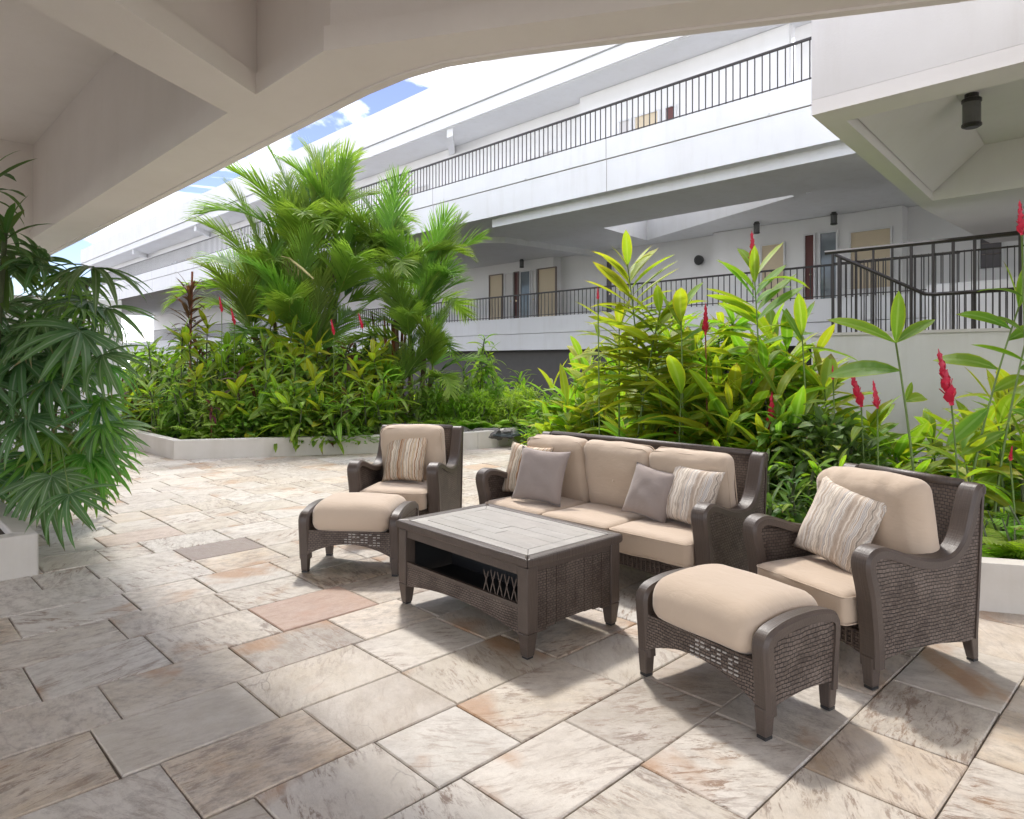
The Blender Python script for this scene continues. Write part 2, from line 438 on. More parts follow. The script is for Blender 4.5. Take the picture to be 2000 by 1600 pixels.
def m_tile():
    t = NT('quartzite paving')
    att = t.n('ShaderNodeAttribute', attribute_name='tint')
    sp = t.n('ShaderNodeSeparateColor'); t.l(att.outputs['Color'], sp.inputs[0])
    tone, off, warm = sp.outputs[0], sp.outputs[1], sp.outputs[2]
    p = pos(t)
    cv = t.n('ShaderNodeCombineXYZ'); t.l(t.math('MULTIPLY', off, 37.0), cv.inputs[0]); t.l(t.math('MULTIPLY', off, 91.0), cv.inputs[1]); t.l(t.math('MULTIPLY', off, 13.0), cv.inputs[2])
    ad = t.n('ShaderNodeVectorMath', operation='ADD'); t.l(p, ad.inputs[0]); t.l(cv.outputs[0], ad.inputs[1])
    # rotate the grain per tile
    vr = t.n('ShaderNodeVectorRotate', rotation_type='Z_AXIS'); t.l(ad.outputs[0], vr.inputs['Vector']); t.l(t.math('MULTIPLY', off, 9.0), vr.inputs['Angle'])
    q = vr.outputs[0]
    base = t.ramp(tone, [(0.0, srgb(158, 148, 136)), (0.25, srgb(208, 201, 190)), (0.5, srgb(180, 168, 148)), (0.75, srgb(218, 212, 203)), (1.0, srgb(190, 186, 178))])
    wcol = t.ramp(t.noise(q, 2.2, 4, 0.6), [(0.35, srgb(196, 172, 140)), (0.5, srgb(214, 190, 160)), (0.65, srgb(178, 140, 92))])
    base = t.mix(warm, base, wcol)
    blot = t.noise(t.mapping(q, (1.0, 1.7, 1)), 3.6, 7, 0.68, 0.15)
    c = t.mix(t.ramp(blot, [(0.32, (0, 0, 0)), (0.7, (0.6, 0.6, 0.6))]), base, srgb(226, 220, 212))
    # hairline cracks and veins: distorted cell edges, gated
    dn = t.n('ShaderNodeTexNoise'); dn.inputs['Scale'].default_value = 3.5; dn.inputs['Detail'].default_value = 6; t.l(q, dn.inputs['Vector'])
    dv = t.n('ShaderNodeVectorMath', operation='MULTIPLY_ADD'); t.l(dn.outputs['Color'], dv.inputs[0]); dv.inputs[1].default_value = (0.55, 0.4, 0.3); t.l(t.mapping(q, (1.2, 3.0, 1)), dv.inputs[2])
    vo = t.n('ShaderNodeTexVoronoi', feature='DISTANCE_TO_EDGE'); vo.inputs['Scale'].default_value = 1.7; t.l(dv.outputs[0], vo.inputs['Vector'])
    vd = vo.outputs['Distance']
    gate = t.ramp(t.noise(q, 3.0, 4, 0.6), [(0.52, (0, 0, 0)), (0.66, (0.9, 0.9, 0.9))])
    vmask = t.mix(1.0, t.ramp(vd, [(0.0, (0.75, 0.75, 0.75)), (0.006, (0.35, 0.35, 0.35)), (0.018, (0, 0, 0))]), gate, 'MULTIPLY')
    vgt = t.ramp(t.math('FRACT', t.math('MULTIPLY', off, 3.11)), [(0.2, (0.1, 0.1, 0.1)), (0.7, (1, 1, 1))])
    vmask = t.mix(1.0, vmask, vgt, 'MULTIPLY')
    c = t.mix(vmask, c, srgb(104, 90, 82))
    # short directional streaks of mica and rust, only on some stones
    sk = t.noise(t.mapping(q, (2.6, 10.0, 1), (0, 0, 0.3)), 2.6, 9, 0.8, 0.5)
    sg2 = t.ramp(t.noise(q, 3.4, 5, 0.6), [(0.40, (0, 0, 0)), (0.56, (1, 1, 1))])
    sgt = t.ramp(t.math('FRACT', t.math('MULTIPLY', off, 9.7)), [(0.15, (0.25, 0.25, 0.25)), (0.6, (1, 1, 1))])
    smk = t.mix(1.0, t.mix(1.0, t.ramp(sk, [(0.50, (0, 0, 0)), (0.58, (1, 1, 1))]), sg2, 'MULTIPLY'), sgt, 'MULTIPLY')
    c = t.mix(smk, c, t.mix(t.noise(q, 3, 2, 0.5), srgb(110, 98, 92), srgb(150, 116, 86)))
    cl = t.noise(t.mapping(q, (1, 1.5, 1)), 11, 8, 0.78, 0.0)
    pt = t.ramp(t.math('FRACT', t.math('MULTIPLY', off, 5.37)), [(0.15, (0.25, 0.25, 0.25)), (0.85, (1, 1, 1))])
    c = t.mix(t.mix(1.0, t.ramp(cl, [(0.46, (0, 0, 0)), (0.66, (0.8, 0.8, 0.8))]), pt, 'MULTIPLY'), c, srgb(142, 130, 120))
    rust = t.noise(q, 1.5, 4, 0.55, 0.5)
    c = t.mix(t.ramp(rust, [(0.59, (0, 0, 0)), (0.70, (0.75, 0.75, 0.75))]), c, srgb(172, 124, 76))
    sg = t.noise(p, 70, 5, 0.85)
    c = t.mix(t.math('MULTIPLY', sg, 0.32), c, srgb(120, 112, 104))
    dirt = t.noise(p, 0.9, 7, 0.7)
    c = t.mix(t.ramp(dirt, [(0.5, (0, 0, 0)), (0.72, (0.4, 0.4, 0.4))]), c, srgb(138, 126, 112))
    cc = t.n('ShaderNodeAttribute', attribute_name='flat')
    c = t.mix(cc.outputs['Alpha'], c, t.mix(t.math('MULTIPLY', cl, 0.5), cc.outputs['Color'], srgb(150, 128, 116)))
    h = t.math('ADD', t.math('MULTIPLY', blot, 1.2), t.math('SUBTRACT', t.math('MULTIPLY', cl, 0.6), t.math('MULTIPLY', sk, 0.5)))
    rg = t.math('ADD', 0.27, t.math('MULTIPLY', cl, 0.3))
    t.pbr(c, rg, t.bump(h, 0.7, 0.009), 0.5)
    return t.m
M_tile = m_tile()
M_grout = m_simple('dark grout', (0.2, 0.18, 0.155), 0.95, 0.3, 30)
def m_water():
    t = NT('pond water'); p = pos(t)
    a = t.noise(p, 6, 3, 0.5)
    t.pbr((0.05, 0.065, 0.07, 1), 0.08, t.bump(a, 0.25, 0.02), 0.6); return t.m
M_water = m_water()

# ------------------------------------------------------------------ ground and paving
MB().box(-60, 90, -40, 110, -1.0, -0.05).build('ground', M_soil).__setitem__('kind', 'structure')
floor = MB().box(-9, 15, -9, 20, -0.049, -0.012).build('patio', M_grout)
tag(floor, kind='structure')
# bed outlines (plan)
BED_L = [(3.6, 11.08), (7.34, 8.92), (8.6, 8.9), (11.3, 10.1), (15.3, 11.4), (15.3, 32), (3.55, 32)]
BED_R = [(4.85, 1.08), (5.45, 0.0), (6.6, -2.0), (10.1, -2.0), (10.1, 4.05), (15.3, 4.2), (15.3, 10.2), (11.4, 9.2), (10.0, 8.6), (4.78, 4.6)]
def inside(p, poly):
    x, y = p; c = False; n = len(poly)
    for i in range(n):
        x1, y1 = poly[i]; x2, y2 = poly[(i+1) % n]
        if (y1 > y) != (y2 > y) and x < (x2-x1)*(y-y1)/(y2-y1)+x1: c = not c
    return c
def slab_tile(mb_v, mb_f, x0, x1, y0, y1, zt, j):
    e = 0.006; zs = [zt+j.uniform(-0.0012, 0.0012) for _ in range(4)]
    b = len(mb_v)
    wx = [j.uniform(-0.003, 0.003) for _ in range(8)]
    P = [(x0+wx[0], y0+wx[1]), (x1+wx[2], y0+wx[3]), (x1+wx[4], y1+wx[5]), (x0+wx[6], y1+wx[7])]
    S = [(1, 1), (-1, 1), (-1, -1), (1, -1)]
    for (x, y) in P: mb_v.append((x, y, -0.02))
    for (x, y), z in zip(P, zs): mb_v.append((x, y, z-e*0.8))
    for (x, y), (sx, sy), z in zip(P, S, zs): mb_v.append((x+sx*e, y+sy*e, z))
    fs = [(8, 9, 10, 11)]
    for i in range(4):
        k = (i+1) % 4
        fs += [(i, k, 4+k, 4+i), (4+i, 4+k, 8+k, 8+i)]
    mb_f += [tuple(b+i for i in f) for f in fs]
    return len(fs)
ROWS = [-0.65, -0.22, 0.22, 0.65, 1.08, 1.505, 1.91, 2.325, 2.76, 3.205, 3.62, 4.10, 4.52, 4.95]
while ROWS[-1] < 19: ROWS.append(ROWS[-1]+rnd.uniform(0.41, 0.47))
while ROWS[0] > -6: ROWS.insert(0, ROWS[0]-0.43)
JOINTS = {2.325: [0.85, 1.42, 1.93], 1.91: [1.5, 1.02], 2.76: [1.94, 1.32, 0.72], 3.205: [0.845, 1.45, 2.02], 3.62: [0.63, 1.18], 1.505: [2.16, 1.6, 1.1]}
tiles = []
for i in range(len(ROWS)-1):
    y0, y1 = ROWS[i], ROWS[i+1]
    js = sorted(JOINTS.get(round(y0, 3), []) or [rnd.uniform(0, 0.6)])
    while js[-1] < 13: js.append(js[-1]+rnd.choice([0.44, 0.5, 0.56, 0.6, 0.66] if y0 < 5 else [0.32, 0.4, 0.46, 0.52, 0.6])*rnd.uniform(0.95, 1.05))
    while js[0] > -7: js.insert(0, js[0]-rnd.uniform(0.45, 0.68))
    for a, b in zip(js[:-1], js[1:]):
        c = ((a+b)/2, (y0+y1)/2)
        if any(inside(c, bed) and min(math.hypot(c[0]-p[0], c[1]-p[1]) for p in bed) > 0.1 and
               all(inside(q, bed) for q in ((a, y0), (b, y0), (b, y1), (a, y1))) for bed in (BED_L, BED_R)): continue
        d = c[0]*math.sin(HEAD)+c[1]*math.cos(HEAD); l = c[0]*math.cos(HEAD)-c[1]*math.sin(HEAD)
        vis = d > 1.6 and abs(l/d) < 0.86
        tiles.append((0 if vis else 1, d, a, b, y0, y1, l))
tiles.sort()
def tile_attr(me, vals, flats):
    a = me.color_attributes.new('tint', 'FLOAT_COLOR', 'CORNER'); f = me.color_attributes.new('flat', 'FLOAT_COLOR', 'CORNER')
    A = []; F = []
    for p, v, fl in zip(me.polygons, vals, flats):
        A += list(v)*p.loop_total; F += list(fl)*p.loop_total
    a.data.foreach_set('color', A); f.data.foreach_set('color', F)
far_v, far_f, far_vals, far_fl = [], [], [], []
g = 0.0032
SPECIAL = [(at(640, 4.15), (*srgb(168, 132, 112)[:3], 0.75)), (at(428, 5.45), (*srgb(120, 108, 102)[:3], 0.85)), (at(330, 5.9), (*srgb(186, 158, 140)[:3], 0.5)), (at(930, 9.6), (*srgb(196, 160, 124)[:3], 0.6)), (at(885, 9.0), (*srgb(190, 166, 134)[:3], 0.5))]
nt = 0
for (vz, d, a, b, y0, y1, l) in tiles:
    cx, cyy = (a+b)/2, (y0+y1)/2
    wprob = 0.22+0.45*max(0, min(1, (cx-1.7)/1.5))*max(0, min(1, (4.5-cyy)/2.5))
    warm = rnd.uniform(0.3, 0.8) if rnd.random() < wprob else rnd.uniform(0, 0.22)
    val = (rnd.random(), rnd.random(), warm, 1); fl = (0.5, 0.5, 0.5, 0.0)
    for sp, col in SPECIAL:
        if a < sp.x < b and y0 < sp.y < y1: fl = col
    gg = g*rnd.uniform(0.7, 1.4)
    if nt < 300 and vz == 0:
        v, f = [], []
        n = slab_tile(v, f, a+gg, b-gg, y0+gg, y1-gg, 0.0+rnd.uniform(-0.002, 0.002), rnd)
        me = bpy.data.meshes.new('stone_tile'); me.from_pydata(v, [], f); tile_attr(me, [val]*n, [fl]*n)
        link('stone_tile', me, floor, mat=M_tile); nt += 1
    else:
        n = slab_tile(far_v, far_f, a+gg, b-gg, y0+gg, y1-gg, rnd.uniform(-0.002, 0.002), rnd)
        far_vals += [val]*n; far_fl += [fl]*n
me = bpy.data.meshes.new('distant_stone_tiles'); me.from_pydata(far_v, [], far_f); tile_attr(me, far_vals, far_fl)
tag(link('distant_stone_tiles', me, floor, mat=M_tile), kind='stuff')

# ------------------------------------------------------------------ planter curbs and beds
def curb_path(name, label, pts, h=0.29, wd=0.14, side=1):
    """low wall following a plan line; each straight run a part"""
    t = thing(name, label, 'planter curb')
    P = [Vector(p) for p in pts]
    nrm = []
    for i in range(len(P)):
        a = P[max(i-1, 0)]; b = P[i]; c = P[min(i+1, len(P)-1)]
        n1 = Vector((-(b-a).y, (b-a).x)).normalized() if i > 0 else None
        n2 = Vector((-(c-b).y, (c-b).x)).normalized() if i < len(P)-1 else None
        n_ = (n1 or n2) if not (n1 and n2) else (n1+n2).normalized()/max(0.5, ((n1+n2).normalized().dot(n1)))
        nrm.append(n_*wd*side)
    for i in range(len(P)-1):
        a, b = P[i], P[i+1]; c, d = P[i+1]+nrm[i+1], P[i]+nrm[i]
        e = (b-a).normalized()*0.002
        MB().prism([a+e, b-e, c-e, d+e], -0.02, h).build('curb_run', M_curb, t, bevel=0.012)
    return t
arc = [(7.34, 8.92), (7.75, 8.80), (8.2, 8.78), (8.7, 8.87), (9.3, 9.12), (10.2, 9.58), (11.3, 10.1), (13.2, 10.8)]
curb_path('planter_curb', 'low white curb wall with a sharp corner, around the far left planting bed', [(3.58, 13.9), (3.6, 11.08), (7.34, 8.92)], side=1)
curb_path('planter_curb', 'low curving white curb behind the left armchair, edging the pond bed', arc, side=1)
curb_path('planter_curb', 'low white curb at the right edge, beside the armchair on the right', [(6.6, -2.0), (5.45, 0.0), (4.85, 1.08), (4.78, 4.6)], side=-1)
curb_path('planter_curb', 'low white curb running behind the sofa toward the pond', [(4.78, 4.6), (7.4, 6.6), (10.0, 8.6), (13.0, 9.6)], side=-1, h=0.12)
curb_path('planter_curb', 'white planter curb at the left edge under the fan palm', [(-2.5, 5.79), (0.99, 5.79), (0.99, 8.2)], side=1)
def bed(name, poly, z, inset=0.1):
    MB().prism(poly, -0.04, z).build(name, M_soil).__setitem__('kind', 'structure')
def shrink(poly, k):
    P = [Vector(p) for p in poly]; c = sum(P, Vector((0, 0)))/len(P)
    return [tuple(p+(c-p).normalized()*k) for p in P]
bed('soil', shrink(BED_L, 0.13), 0.20)
bed('soil', shrink(BED_R, 0.13), 0.11)
bed('soil', [(-2.4, 5.93), (0.85, 5.93), (0.85, 8.1), (-2.4, 8.1)], 0.24)
# pond: water between the two halves of the left bed
wp = [at(650, 15.0), at(745, 13.2), at(1000, 11.7), at(1085, 13.6), at(1075, 18), at(900, 17.5), at(690, 18.5)]
MB().prism([(p.x, p.y) for p in wp], 0.201, 0.235).build('pond', M_water).__setitem__('kind', 'structure')

# ------------------------------------------------------------------ near deck overhead
HS, HC = 3.5, 5.1
deck = thing('concrete_canopy', 'beige painted concrete coffered deck overhead in the foreground', 'canopy', (0, 0, 0))
OUT = [(2.83, 24), (-6, 24), (-6, -3.2), (6.86, -3.2), (4.46, 1.02), (3.75, 2.22), (3.16, 3.24), (2.96, 3.65), (2.87, 4.02), (2.835, 4.45)]
OUT = list(reversed(OUT)) if False else OUT
HA = [(2.225, 5.58), (2.225, 13.75), (-2.9, 13.75), (-5.2, 9.6), (-5.2, 1.0)]
HB = [(2.225, 5.05), (2.225, 4.03), (3.46, 1.92), (5.2, -1.1), (5.2, -2.5), (-4.5, -2.5), (-4.5, 0.15), (0.0, 3.55)]
MB().prism(OUT, HS, HS+0.16, holes=[HA, HB]).build('soffit', M_deck, deck)
def grow(poly, k): return shrink(poly, -k)
def off_poly(poly, k):
    P = [Vector(p) for p in poly]; n = len(P)
    ar = sum(P[i].x*P[(i+1) % n].y-P[(i+1) % n].x*P[i].y for i in range(n))
    s = 1 if ar > 0 else -1
    out = []
    for i in range(n):
        a, b, c = P[i-1], P[i], P[(i+1) % n]
        n1 = Vector(((b-a).y, -(b-a).x)).normalized()*s; n2 = Vector(((c-b).y, -(c-b).x)).normalized()*s
        m = (n1+n2).normalized(); out.append(tuple(b+m*k/max(0.4, m.dot(n1))))
    return out
for H_ in (HA, HB):
    # walls of the coffer stand a small step back from the soffit edge: the ledge seen along the edges
    inn = off_poly(H_, 0.055)
    MB().prism(off_poly(inn, 0.14), HS+0.161, HC, holes=[inn]).build('coffer_wall', M_deck, deck)
    MB().prism(off_poly(inn, 0.14), HC+0.001, HC+0.2).build('coffer_ceiling', M_deck, deck)
MB().prism(off_poly(OUT, -0.05), HS+0.162, 5.5, holes=[off_poly(HA, 0.21), off_poly(HB, 0.21)]).build('deck_body', M_deck, deck)
# thin drip strip under the outer edge
dr = [p for p in OUT if p[0] > 0 and p[1] > -9]
strip = MB()
ip = off_poly(OUT, -0.10); op = off_poly(OUT, -0.035)
idx = [i for i, p in enumerate(OUT) if p[0] > 2 and p[1] > -5 and p[1] < 41]
order = [4, 5, 6, 7, 8, 9, 0]
for a, b in zip(order[:-1], order[1:]):
    strip.prism([ip[a], op[a], op[b], ip[b]], HS-0.018, HS-0.001)
strip.build('drip_strip', M_deck, deck)

# ------------------------------------------------------------------ right deck (coffered, with the hanging lamp)
rd = thing('concrete_canopy', 'white coffered concrete deck at upper right, a square lamp under it', 'canopy')
RO = [(5.66, 2.32), (5.66, -4.5), (14, -4.5), (14, 2.72), (10.12, 2.72)]
RH = [(6.0, 2.17), (6.0, -3.5), (9.75, -3.5), (9.75, 2.50)]
MB().prism(RO, HS, HS+0.12, holes=[RH]).build('soffit', M_wall, rd)
rin = off_poly(RH, 0.02)
MB().prism(off_poly(rin, 0.12), HS+0.121, 4.08, holes=[rin]).build('coffer_wall', M_wall, rd)
MB().prism(off_poly(rin, 0.12), 4.081, 4.2).build('coffer_ceiling', M_wall, rd)
MB().prism(RO, HS+0.122, 5.15, holes=[off_poly(rin, 0.16)]).build('deck_body', M_white, rd)
# slanting haunch inside the coffer along its diagonal side
MB().add([(6.02, 2.16, 3.60), (9.73, 2.49, 3.60), (9.73, 1.95, 4.07), (7.4, 1.75, 4.07), (6.02, 2.17, 4.07), (9.73, 2.50, 4.07)],
         [(0, 1, 2, 3), (0, 3, 4), (1, 5, 2), (0, 4, 5, 1), (3, 2, 5, 4)]).build('haunch', M_wall, rd)

def lamp(px, py_top, zc, label, s=1.0, square=True):
    d = FX*(zc-EYE)/(705-py_top)
    p = at(px, d)
    t = thing('ceiling_lamp', label, 'lamp', (p.x, p.y, zc), group='dark cylindrical lamps under the ceilings')
    MB().tube([(0, 0, 0.01), (0, 0, -0.04)], 0.06*s, 12).build('mount', M_lamp, t)
    MB().tube([(0, 0, -0.036), (0, 0, -0.05), (0, 0, -0.08), (0, 0, -0.085)], [0.06*s, 0.085*s, 0.085*s, 0.078*s], 16).build('cap', M_lamp, t)
    MB().tube([(0, 0, -0.0845), (0, 0, -0.29*s)], 0.078*s, 16).build('shade', M_lampglass, t, smooth=False)
    MB().tube([(0, 0, -0.289*s), (0, 0, -0.31*s), (0, 0, -0.325*s)], [0.086*s, 0.086*s, 0.06*s], 16).build('rim', M_lamp, t)
    return t
lamp(1898, 184, 4.08, 'large dark lamp hanging under the white deck at the upper right')

# ------------------------------------------------------------------ the wing across the garden
wing = thing('hotel_wing', 'long white two storey wing with open corridors and a flat white roof', 'building')
WX0, Y0, Y1 = 12.05, -6.0, 62.0
S0, S1 = 5.23, 6.38
well = [(14.62, 12.0), (17.9, 12.4), (15.5, 6.75), (14.62, 6.6)]
MB().box(WX0, WX0+0.22, Y0, Y1, S0, 5.925).build('upper_fascia', M_white, wing)
MB().box(WX0-0.02, WX0+0.22, Y0, Y1, 5.945, S1).build('upper_curb', M_white, wing)
MB().box(WX0+0.02, WX0+0.2, Y0, Y1, 5.926, 5.944).build('shadow_groove', M_frame, wing)
slab = [(WX0+0.221, Y0), (22, Y0), (22, Y1), (WX0+0.221, Y1)]
MB().prism(slab, S0+0.01, 5.5, holes=[well, [(14.62, 6.25), (15.45, 6.45), (14.62, 4.9)]]).build('corridor_slab', M_white, wing)
MB().prism(off_poly(well, 0.12), 5.501, 6.35, holes=[well]).build('light_well_wall', M_white, wing)
# downstand beam under the slab
MB().prism([(12.3, 13.4), (12.3, -6), (14.45, -6), (14.45, 14.2)], 5.02, S0+0.009).build('downstand_beam', M_white, wing)
MB().prism([(13.4, 16.0), (14.3, 15.0), (18.2, 14.7), (18.2, 15.0)], 5.05, S0+0.009).build('downstand_beam', M_white, wing)
# upper corridor back wall
MB().box(14.75, 14.95, Y0, 6.4, 5.501, 8.69).build('upper_wall', M_wall, wing)
MB().box(14.75, 14.95, 12.2, Y1, 5.501, 8.69).build('upper_wall', M_wall, wing)
MB().box(14.45, 14.6, 6.4, 12.2, 5.501, 8.69).build('upper_wall', M_wall, wing)
roofp = [(13.45, Y0), (22, Y0), (22, Y1), (13.45, Y1)]
MB().prism(roofp, 8.70, 10.12, holes=[[(15.2, 4.5), (21.5, 4.5), (21.5, 15.5), (15.2, 15.5)]]).build('roof', M_roofw, wing)
MB().box(13.33, 13.449, Y0, Y1, 9.1, 10.15).build('roof_edge', M_roofw, wing)
MB().box(13.39, 13.449, Y0, Y1, 8.72, 9.08).build('roof_edge_lower', M_roofw, wing)
for y in (16.5, 27, 38, 49):
    MB().prism([(13.5, y), (14.74, y+1.4), (14.74, y+1.7), (13.5, y+0.3)], 8.45, 8.699).build('roof_beam', M_white, wing)
for y in (3.2, 9.4, 15.6, 21.8, 28, 34.2, 40.4, 46.6, 52.8):
    MB().box(WX0-0.0215, WX0-0.0195, y, y+0.012, 5.95, S1-0.002).box(WX0-0.0015, WX0+0.0005, y, y+0.012, S0+0.001, 5.92).build('movement_joint', M_frame, wing)
    MB().tube([(WX0+0.01, y+2.5, 5.98), (WX0-0.05, y+2.5, 5.97)], 0.022, 8).build('drain_spout', M_white, wing)
# lower level
LX = 15.4
MB().box(LX, LX+0.2, 2.0, Y1, 1.84, 2.345).build('lower_fascia', M_white, wing)
MB().box(LX-0.015, LX+0.2, 2.0, Y1, 2.36, 2.86).build('lower_curb', M_white, wing)
MB().box(LX+0.201, 20, -6, Y1, 1.9, 2.75).build('lower_slab', M_white, wing)
MB().box(18.6, 18.8, -6, Y1, 2.751, S0+0.008).build('lower_wall', M_wall, wing)
def bay(y0, y1, top=5.229):
    return MB().box(18.2, 18.599, y0, y1, 2.751, top)
bay(5.3, 10.3).build('bay_wall', M_wall, wing)
bay(16.6, 25.5).build('bay_wall', M_wall, wing)
bay(32, 41).build('bay_wall', M_wall, wing)
MB().box(17.0, 17.2, -6, Y1, -0.04, 1.899).build('ground_wall', M_darkglass_shade, wing)  # dark colour paints in the shade below the lower slab
def YX(px, X):
    s = (px-1000)/FX
    d = X/(math.sin(HEAD)+s*math.cos(HEAD))
    return d*(math.cos(HEAD)-s*math.sin(HEAD)), d
def opening(kind, pxl, pxr, z0, z1, X, mat, parent=wing, fr=M_white):
    ya, _ = YX(pxl, X); yb, _ = YX(pxr, X)
    y0, y1 = min(ya, yb), max(ya, yb)
    o = MB().box(X-0.03, X-0.002, y0+0.04, y1-0.04, z0, z1-0.04).build(kind, mat, parent)
    f = 0.05
    MB().box(X-0.07, X-0.003, y0, y0+f-0.011, z0, z1).box(X-0.07, X-0.003, y1-f+0.011, y1, z0, z1).box(X-0.07, X-0.003, y0+f-0.0105, y1-f+0.0105, z1-0.039, z1).build('frame', fr, o)
    if kind == 'door':
        MB().tube([(X-0.032, y0+0.12, z0+1.0), (X-0.075, y0+0.12, z0+1.0)], [0.012, 0.03], 8).build('handle', M_brass, o)
        if y1-y0 > 0.6:
            for a, b in ((0.2, 0.95), (1.1, min(2.0, z1-z0-0.2))):
                MB().box(X-0.038, X-0.0305, y0+0.17, y1-0.17, z0+a, z0+b).build('door_panel', mat, o)
    return o
zf = 2.755
DX = 18.19
# bay at the right (photo x 1490 to 1745)
opening('window', 1487, 1535, 3.0, 4.7, DX, M_blind)
opening('door', 1571, 1594, zf, 4.83, DX, M_door)
o = opening('window', 1601, 1638, 3.0, 4.83, DX, M_glass)
opening('window', 1660, 1744, 3.3, 4.75, DX, M_blind)
opening('door', 1185, 1199, zf, 4.9, 18.59, M_darkglass_shade)
# bay left of centre
for k, (a, b, m, nm) in enumerate([(957, 984, M_blind, 'window'), (986, 1004, M_whitedoor, 'door'), (1006, 1015, M_door, 'door'), (1017, 1038, M_glass, 'window'), (1040, 1049, M_whitedoor, 'door'), (1052, 1088, M_blind, 'window')]):
    opening(nm, a, b, zf, 4.85, DX, m, fr=M_frame if k in (0, 2, 5) else M_white)
# dark louvred window at far right
ya, _ = YX(1912, 18.59)
opening('window', 1912, 1962, 3.6, 4.95, 18.59, M_darkglass_shade)
for z in (3.9, 4.15, 4.4, 4.65):
    y_, _ = YX(1962, 18.59); MB().box(18.54, 18.56, y_+0.06, ya-0.06, z, z+0.02).build('louvre', M_frame, wing)
# upper corridor doors and windows
for a, b, m, nm, z1 in [(765, 800, M_blind, 'window', 7.7), (803, 836, M_whitedoor, 'door', 7.7), (1028, 1058, M_glass, 'window', 7.5), (1062, 1082, M_whitedoor, 'door', 7.6)]:
    opening(nm, a, b, 5.55, z1, 14.74, m, fr=M_frame if nm == 'window' else M_white)
for a, b, m, nm in [(1210, 1235, M_whitedoor, 'door'), (1240, 1290, M_blind, 'window'), (1300, 1322, M_door, 'door')]:
    opening(nm, a, b, 5.55, 7.7, 14.44, m)
for y in (30, 42):
    for k, m in ((0, M_blind), (1.3, M_whitedoor), (2.6, M_glass)):
        yy = y+k
        oo = MB().box(14.71, 14.738, yy, yy+1.0, 5.55, 7.6).build('window' if m is not M_whitedoor else 'door', m, wing)
lamp(1629, 414, S0-0.005+0.02, 'dark lamp beside the cream blind, highest of the three on the lower corridor ceiling')
lamp(1478, 433, S0-0.005+0.02, 'dark lamp above the small cream window, on the lower corridor ceiling')
lamp(1019, 506, S0-0.005+0.02, 'small dark lamp over the row of narrow doors at the centre')
sp = at(1371, 17.4, zat(478, 17.4))
t = thing('wall_speaker', 'small black round fitting on the white corridor wall', 'speaker', (18.59, YX(1371, 18.59)[0], 4.55))
MB().tube([(0, 0, 0), (-0.05, 0, 0), (-0.12, 0, -0.02), (-0.2, 0, -0.03)], [0.05, 0.06, 0.14, 0.15], 14).build('housing', M_lamp, t)
MB().tube([(-0.201, 0, -0.03), (-0.215, 0, -0.03)], [0.12, 0.1], 14).build('grille', M_black, t)

# ------------------------------------------------------------------ railings
def railing(name, label, X, y0, y1, zb, zt, step, parts_to, group=None, r=0.009, post=1.5, sub=True):
    t = thing(name, label, 'railing')
    MB().box(X-0.025, X+0.025, y0, y1, zt-0.045, zt).build('handrail', M_rail, t, bevel=0.008)
    if sub: MB().box(X-0.012, X+0.012, y0, y1, zb+0.05, zb+0.07).build('bottom_rail', M_rail, t)
    base = MB().box(-r, r, -r, r, 0, zt-zb-0.046).mesh('baluster'); base.materials.append(M_rail)
    n = int((y1-y0)/step); far = MB()
    for i in range(n+1):
        y = y0+0.02+i*step
        if y > y1: break
        if y < parts_to and i < 299:
            o = bpy.data.objects.new('baluster', base); COL.objects.link(o); o.parent = t; o.location = (X, y, zb)
        else: far.box(X-r, X+r, y-r, y+r, zb, zt-0.046)
    if far.v: tag(far.build('distant_balusters', M_rail, t, fix=False), kind='stuff')
    return t
railing('balcony_railing', 'long dark iron railing along the upper white balcony', WX0+0.08, 1.5, 61, S1, 7.16, 0.145, 36)
railing('balcony_railing', 'dark iron railing along the lower corridor behind the garden plants', LX+0.08, 3.5, 61, 2.86, 3.62, 0.15, 30)
# stair landing at the right: wall, railings
gw = thing('garden_wall', 'plain off white wall behind the red ginger on the right, railing on top', 'wall')
GX = 10.1
yl = YX(1585, GX)[0]
MB().box(GX, GX+1.3, -6, yl, -0.04, 1.86).build('wall_body', M_garden, gw)
MB().box(GX-0.02, GX+1.3, -6, yl+0.02, 1.861, 1.90).build('coping', M_curb, gw)
MB().box(GX+1.301, GX+1.5, -6, YX(1810, 11.4)[0], -0.04, 2.62).build('upper_wall_body', M_white, gw)
sr = thing('stair_railing', 'dark iron railing with a handrail sloping down, above the wall on the right', 'railing')
def P3(px, py, X):
    y, d = YX(px, X); return Vector((X, y, zat(py, d)))
XB = GX+0.12; XF = GX+0.06
def bar(pts, r_, name='rail', par=sr): return MB().tube(pts, r_, 6).build(name, M_rail, par)
a = P3(1612, 494, XB); b = P3(1880, 467, XB); c = P3(2060, 448, XB)
bar([a, b, c], 0.03, 'handrail')
bar([P3(1625, 515, XB), P3(2060, 474, XB)], 0.012, 'middle_rail')
def post(px, ytop, X, r_=0.018, name='post'):
    q = P3(px, ytop, X); MB().box(q.x-r_, q.x+r_, q.y-r_, q.y+r_, 1.90, q.z).build(name, M_rail, sr)
for px in (1627, 1823, 1862, 1904, 1993, 1780): post(px, 494-(px-1620)*0.1+3, XB, 0.016)
for px in (1672, 1706, 1743): post(px, 492-(px-1620)*0.1+3, XB, 0.012)
for k in range(1, 26):
    px = 1660+k*14.0
    post(px, 513-(px-1625)*0.095, XB+0.012, 0.0055, 'baluster')
bar([P3(1632, 498, XF), P3(1806, 574, XF), P3(1825, 575, XF), P3(2060, 560, XF)], 0.026, 'sloping_handrail')
post(1640, 503, XF, 0.022)
